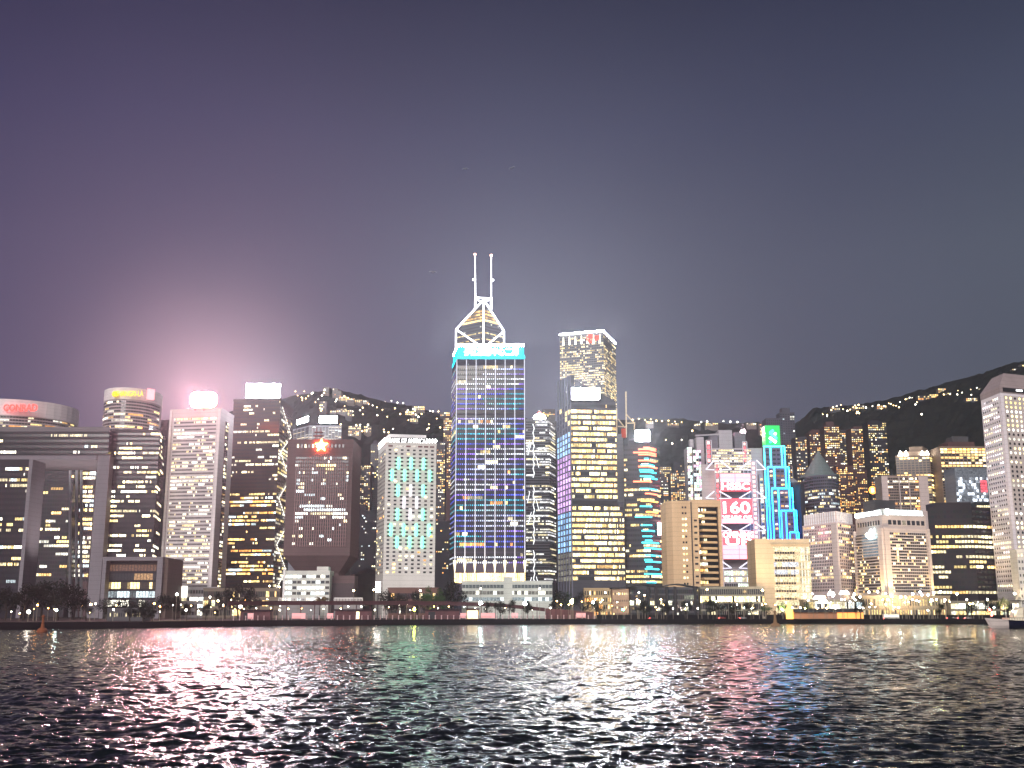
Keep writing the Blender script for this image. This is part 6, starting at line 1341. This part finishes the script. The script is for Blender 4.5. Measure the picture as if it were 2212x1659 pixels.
for px, Y, k, lab, c in ((1925, 803, 'bus', 'white single deck bus below the hotel', (.6, .58, .52)), (2052, 800, 'car', 'dark car before the lit arcade with a red tail light', (.02, .02, .02)), (2063, 801, 'car', 'grey car before the lit arcade', (.2, .2, .2)), (2075, 800, 'car', 'black van-like car beside the arcade lamps', (.03, .03, .03)), (2090, 801, 'car', 'pale car before the arcade trees', (.45, .44, .42)), (1560, 805, 'car', 'red car by the low yellow lit hall', (.35, .04, .03)), (1605, 805, 'car', 'silver car by the low yellow lit hall', (.4, .4, .42)), (1410, 800, 'car', 'dark car before the glass pavilion columns', (.04, .04, .05))):
    vehicle(px, Y, k, lab, c)

# ------------------------------------------------------------------ boat and buoys
Ybt = 606; s_ = Ybt / 2450
T = thing('ferry_boat', (gx(2200, Ybt), Ybt, 0), 'ferry with navy hull, white flared bow, cream lit cabin and dark canopy', 'boat')
navy = wall('hull_navy', (.008, .008, .025), .4, .2); bwm = wall('bow_white', (.60, .52, .48), .5, .15); cab = wall('cabin_cream', (.74, .66, .50), .5, .1)
xb = gx(2126, Ybt)
def hull(x0, x1, mat, name, st):
    m = MB(); secs = []
    for k in range(st + 1):
        x = x0 + (x1 - x0) * k / st; t_ = min(1, (x - xb) / 16); w = 5.2 * math.sin(t_ * math.pi / 2) ** .6 + .05; zt = 5.4 - 1.3 * min(1, t_ * 1.0)
        rk = 3.4 * (1 - t_); secs.append([(x + rk, Ybt - w * .35, -.6), (x + rk * .5, Ybt - w * .75, 1.6), (x, Ybt - w, zt), (x, Ybt + w, zt), (x + rk * .5, Ybt + w * .75, 1.6), (x + rk, Ybt + w * .35, -.6)])
    vs = [p for s in secs for p in s]; fs = []
    for k in range(st):
        for i in range(5): fs.append((k * 6 + i, (k + 1) * 6 + i, (k + 1) * 6 + i + 1, k * 6 + i + 1))
    fs.append(tuple(range(6)))
    m.raw(vs, fs, mat); return m.build(name, T)
hull(xb, xb + 10.5, bwm, 'bow', 8); hull(xb + 10.52, xb + 46, navy, 'hull', 10)
m = MB(); m.beam((xb - .2, Ybt - .6, 5.3), (xb + 10.4, Ybt - 5.3, 4.5), .5, bwm); m.beam((xb + .1, Ybt - .45, 5.2), (xb + 3.5, Ybt - .4, -.3), .55, bwm); m.build('bow_fender', T)
m = MB(); m.box(xb + 11, xb + 46, Ybt - 4.2, Ybt + 4.2, 4.2, 5.6, cab); m.build('deck_house', T)
m = MB(); n_ = 10; pts_ = [(xb + 15 + 5 * (1 - math.cos(math.pi / 2 * k / n_)), 5.6 + 5.6 * math.sin(math.pi / 2 * k / n_)) for k in range(n_ + 1)] + [(xb + 46, 11.2), (xb + 46, 5.62), (xb + 15, 5.62)]; nn = len(pts_)
m.raw([(x, Ybt - 4, z) for x, z in pts_] + [(x, Ybt + 4, z) for x, z in pts_], [tuple(range(nn - 1, -1, -1)), tuple(range(nn, 2 * nn))] + [(k, (k + 1) % nn, (k + 1) % nn + nn, k + nn) for k in range(nn)], cab); m.build('cabin', T)
for k in range(4):
    m = MB(); m.box(xb + 21 + k * 6, xb + 23.6 + k * 6, Ybt - 4.12, Ybt - 4.02, 7.2, 9.6, emit('cabin_light', (1, .93, .70), 1.6)); m.build('window', T)
m = MB(); m.box(xb + 16, xb + 46, Ybt - 4.8, Ybt + 4.8, 14.2, 14.7, dark_metal); m.build('canopy', T)
for k in range(6):
    m = MB(); m.beam((xb + 19 + k * 5, Ybt - 4.4, 4.6), (xb + 19 + k * 5, Ybt - 4.4, 14.2), .22, dark_metal); m.build('canopy_post', T)
m = MB()
for k in range(24): m.beam((xb + 11 + k * 1.4, Ybt - 4.8, 4.2), (xb + 11 + k * 1.4, Ybt - 4.8, 5.7), .12, dark_metal)
m.beam((xb + 11, Ybt - 4.8, 5.7), (xb + 44, Ybt - 4.8, 5.7), .16, dark_metal); m.build('railing', T)
m = MB(); m.beam((xb + 11.5, Ybt, 5.6), (xb + 11.5, Ybt, 13), .25, bwm); m.build('mast', T)
m = MB(); m.ball((xb + 3.4, Ybt - 1, 6.9), .45, LM['r']); m.beam((xb + 3.4, Ybt - 1, 5), (xb + 3.4, Ybt - 1, 6.7), .2, dark_metal); m.build('navigation_light', T)
m = MB(); m.ball((xb + 14.5, Ybt - 2, 9), .45, LM['w']); m.beam((xb + 14.5, Ybt - 2, 5.5), (xb + 14.5, Ybt - 2, 9), .2, dark_metal); m.build('deck_lamp', T)
def buoy(px, py, w, lab, mat):
    p = shore_pt(px, py); s = p.y / 2450; r = w * s * .5; T = thing('mooring_buoy', (p.x, p.y, 0), lab, 'buoy', 'harbour buoys')
    m = MB(); m.lathe((p.x, p.y, 0), [(r * .8, -.5), (r, 0), (r, 1.0), (r * .6, 1.9)], mat, 14); m.build('float', T)
    H = 30 * s; m = MB(); m.lathe((p.x, p.y, 1.9), [(r * .42, 0), (r * .26, H * .4), (r * .20, H * .75)], mat, 8); m.build('tower', T); m = MB(); m.lathe((p.x, p.y, 1.9 + H * .75), [(r * .4, 0), (r * .4, .35), (r * .12, 1.1)], mat, 8); m.build('top_mark', T)
buoy(91, 1366, 21, 'rusty brown buoy before the park seawall', wall('buoy_rust', (.20, .065, .03)))
buoy(1675, 1353, 21, 'dull ochre buoy before the landing shed', wall('buoy_ochre', (.22, .13, .07)))

# ------------------------------------------------------------------ gulls
gull_m = wall('gull_white', (.85, .85, .85), .6, .05, streak=False)
def gull(px, py, Y, span, bank, lab):
    p = P(px, py, Y); T = thing('gull', p, lab, 'bird', 'gulls in the night sky'); m = MB()
    secs = [(-.5, .01), (-.38, .05), (-.15, .09), (.1, .08), (.28, .045), (.36, .06), (.44, .04), (.52, .008)]; vs = []; fs = []; n_ = 6
    def rot(x, y, z): 
        c, s = math.cos(bank), math.sin(bank); return Vector((p.x + span * (x * c - z * s), p.y + span * y, p.z + span * (x * s + z * c)))
    for yy, r in secs:
        for k in range(n_): vs.append(rot(r * .8 * math.cos(2 * math.pi * k / n_), -yy * .8, r * .8 * math.sin(2 * math.pi * k / n_)))
    for i in range(len(secs) - 1):
        for k in range(n_): fs.append((i * n_ + k, i * n_ + (k + 1) % n_, (i + 1) * n_ + (k + 1) % n_, (i + 1) * n_ + k))
    m.raw(vs, fs, gull_m)
    for sx in (-1, 1):
        st = [(0, .10, -.12, 0), (.22, .14, -.06, .10), (.42, .08, -.05, .09), (.62, -.04, -.12, .02)]
        for (x0, a0, b0, z0), (x1, a1, b1, z1) in zip(st, st[1:]): m.raw([rot(sx * x0, -a0, z0), rot(sx * x1, -a1, z1), rot(sx * x1, -b1, z1), rot(sx * x0, -b0, z0), rot(sx * x0, -a0, z0 + .03), rot(sx * x1, -a1, z1 + .015), rot(sx * x1, -b1, z1 + .015), rot(sx * x0, -b0, z0 + .03)], [(0, 1, 2, 3), (7, 6, 5, 4), (0, 4, 5, 1), (2, 6, 7, 3)], gull_m)
    m.build('body', T)
gull(1005, 365, 200, 1.0, R(8), 'pale gull with raised wings above the twin masts, lower of the high pair'); gull(1106, 363, 200, 1.05, R(22), 'pale gull banking with raised wings, high over the square tower'); gull(935, 588, 190, 1.15, R(-3), 'pale gull with level wings, low in the sky beside the masts')

# ------------------------------------------------------------------ lights and houses on the hill
HL = {'w': emit('hill_lamp_white', (1, .93, .75), 9, False), 'y': emit('hill_lamp_amber', (1, .68, .30), 9, False)}
lsrc = {}
def hill_lamp(px, py, c='w', r=1.5):
    p = on_hill(px, py); p = Vector((p.x, p.y - 16, p.z + 4)); key = (c, r)
    if key in lsrc: copy_thing(lsrc[key], p); return
    T = thing('hillside_lamp', p, {'w': 'tiny white road lamp on the dark hill', 'y': 'tiny amber road lamp on the dark hill'}[c], 'lamp', 'road lamps on the hill'); m = MB(); m.beam(p - Vector((0, 0, 6)), p + Vector((0, 0, 2)), .8, dark_metal); m.build('pole', T); m = MB(); m.ball(p + Vector((0, -1, 3)), r, HL[c], n=6, k=4); m.build('lamp_head', T); lsrc[key] = T
LAMPS_H = [(641, 855), (660, 855), (676, 860), (698, 864), (746, 866), (704, 852), (833, 870), (847, 875), (860, 879), (872, 880), (905, 889), (918, 892), (986 - 50, 890), (780, 896), (786, 905), (817, 907), (832, 943), (841, 944), (780, 928), (797, 928), (772, 930), (930, 888), (948, 898), (866, 904), (893, 902), (900, 906), (905, 910), (880, 900),
  (1365, 916), (1378, 914), (1392, 917), (1404, 915), (1416, 918), (1428, 919), (1442, 918), (1456, 920), (1470, 921), (1512, 921), (1525, 920), (1560, 919), (1575, 920), (1590, 921), (1493, 940), (1470, 960), (1450, 968), (1400, 942), (1436, 960),
  (1795, 890), (1803, 887), (1812, 884), (1826, 897), (1842, 886), (1850, 884), (1866, 890), (1880, 887), (1893, 885), (1905, 887), (1915, 881), (1939, 878), (1960, 869), (1972, 884), (1985, 905), (2062, 862), (2072, 858), (2092, 863), (2128, 864), (1965, 1010 - 140)]
for px, py in LAMPS_H: hill_lamp(px, py, rng.choice('wwyy'), rng.choice((1.1, 1.4, 1.7)))
r3 = random.Random(21)
for k in range(46):
    px = 645 + 320 * r3.random(); hill_lamp(px, ridge_y(px) + 6 + 70 * r3.random() ** 1.5, r3.choice('wyy'), r3.choice((1.1, 1.4)))
for k in range(26):
    px = 1760 + 350 * r3.random(); hill_lamp(px, ridge_y(px) + 3 + 16 * r3.random(), r3.choice('wyy'), r3.choice((1.1, 1.4)))
hw_m = [wall('villa_pale', (.16, .14, .13), .8), wall('villa_grey', (.07, .07, .08), .8)]
def villa(px, py, w, h, lab, lit=.6, floors=3, cols=5, pal=PAL_HOME, grp=None, s=1.6):
    p = on_hill(px, py + h * .5); p = Vector((p.x, p.y - 14, p.z + 2)); sc = p.y / 2450; W_, H_ = w * sc, h * sc; T = thing('hillside_block', p, lab, 'building', grp); m = MB(); m.box(p.x - W_ / 2, p.x + W_ / 2, p.y - 2, p.y + 10, p.z - 12, p.z + H_, rng.choice(hw_m)); m.build('wall', T)
    bands(T, [Vector((p.x - W_ / 2, p.y - 2)), Vector((p.x + W_ / 2, p.y - 2))], p.z, p.z + H_, floors, [cols], hw_m[1], litmap(floors, cols, lit, pal, s, .2, .3), pw=.6, ph=.55)
VL = [(706, 847, 14, 14, 'faint pale block highest on the ridge near the star building', .06), (726, 851, 12, 16, 'faint pale pair of towers on the ridge beside the highest block', .06), (734, 857, 10, 18, 'taller faint block just down the ridge', .1), (743, 866, 18, 10, 'cluster block with golden lights on the ridge', .9), (758, 869, 20, 8, 'wide golden lit block on the ridge slope', .9), (774, 871, 22, 6, 'low golden lit row along the ridge road', .8), (792, 873, 12, 8, 'small golden lit block ending the ridge row', .8), (740, 893, 22, 12, 'lit block group lower on the slope behind the star building', .5), (722, 896, 14, 10, 'small lit block lower on the slope behind the star building', .5), (755, 897, 14, 14, 'rosy lit block lower on the slope', .6),
  (886, 897, 20, 10, 'tight ring of amber lit houses mid-slope', .85), (905, 886, 28, 9, 'bright golden lit long house on the ridge', .95), (962, 899, 22, 9, 'rosy lit houses by the ridge beside the light dot tower', .7), (896, 912, 18, 8, 'small lit houses on the dark slope', .5),
  (768, 935, 28, 22, 'block with white lit floors above the star building mast', .6), (796, 932, 16, 14, 'small bright block beside the antenna mast', .7), (700, 880, 16, 18, 'dim angular block above the white roof signs', .35),
  (1402, 917, 16, 6, 'amber lit house row at the ridge beside the striped tower', .9), (1452, 921, 26, 5, 'reddish lit house row at the ridge', .9), (1535, 921, 28, 6, 'golden lit house row on the ridge above the red screens', .9), (1504, 922, 14, 5, 'small lit house on the ridge above the bank roof', .9), (1620, 921, 22, 5, 'orange lit house beside the green sign box', .9), (1645, 932, 14, 26, 'slim bright block just beside the green sign box', .9),
  (1800, 886, 22, 8, 'lit villas on the dark hill shoulder', .8), (1850, 884, 26, 8, 'lit villas further up the hill shoulder', .8), (1900, 884, 22, 8, 'lit villas near the middle of the hill ridge', .8), (1960, 868, 14, 6, 'lone lit villa on the ridge', .9), (1990, 864, 26, 10, 'lit villa group along the upper ridge', .9), (2012, 860, 20, 8, 'amber villa group along the upper ridge', .9), (2030, 850, 18, 14, 'taller amber lit block on the upper ridge', .9), (2045, 856, 18, 6, 'low lit wing beside the taller amber block', .9), (2100, 840, 24, 6, 'two lit pavilions high on the ridge', .8), (2116, 847, 18, 6, 'white lit pavilion just under the ridge', .95), (2093, 868, 26, 7, 'warm lit long villa on the dark slope', .9), (2168, 812, 26, 7, 'row of lit houses above the sloped porthole roof', .9), (2190, 805, 20, 8, 'lit houses on the ridge over the porthole roof', .9), (2206, 797, 16, 10, 'highest lit houses at the end of the ridge', .9)]
for px, py, w, h, lab, lit in VL: villa(px, py, w, h, lab, lit, max(2, int(h / 3.5)), max(3, int(w / 4)))
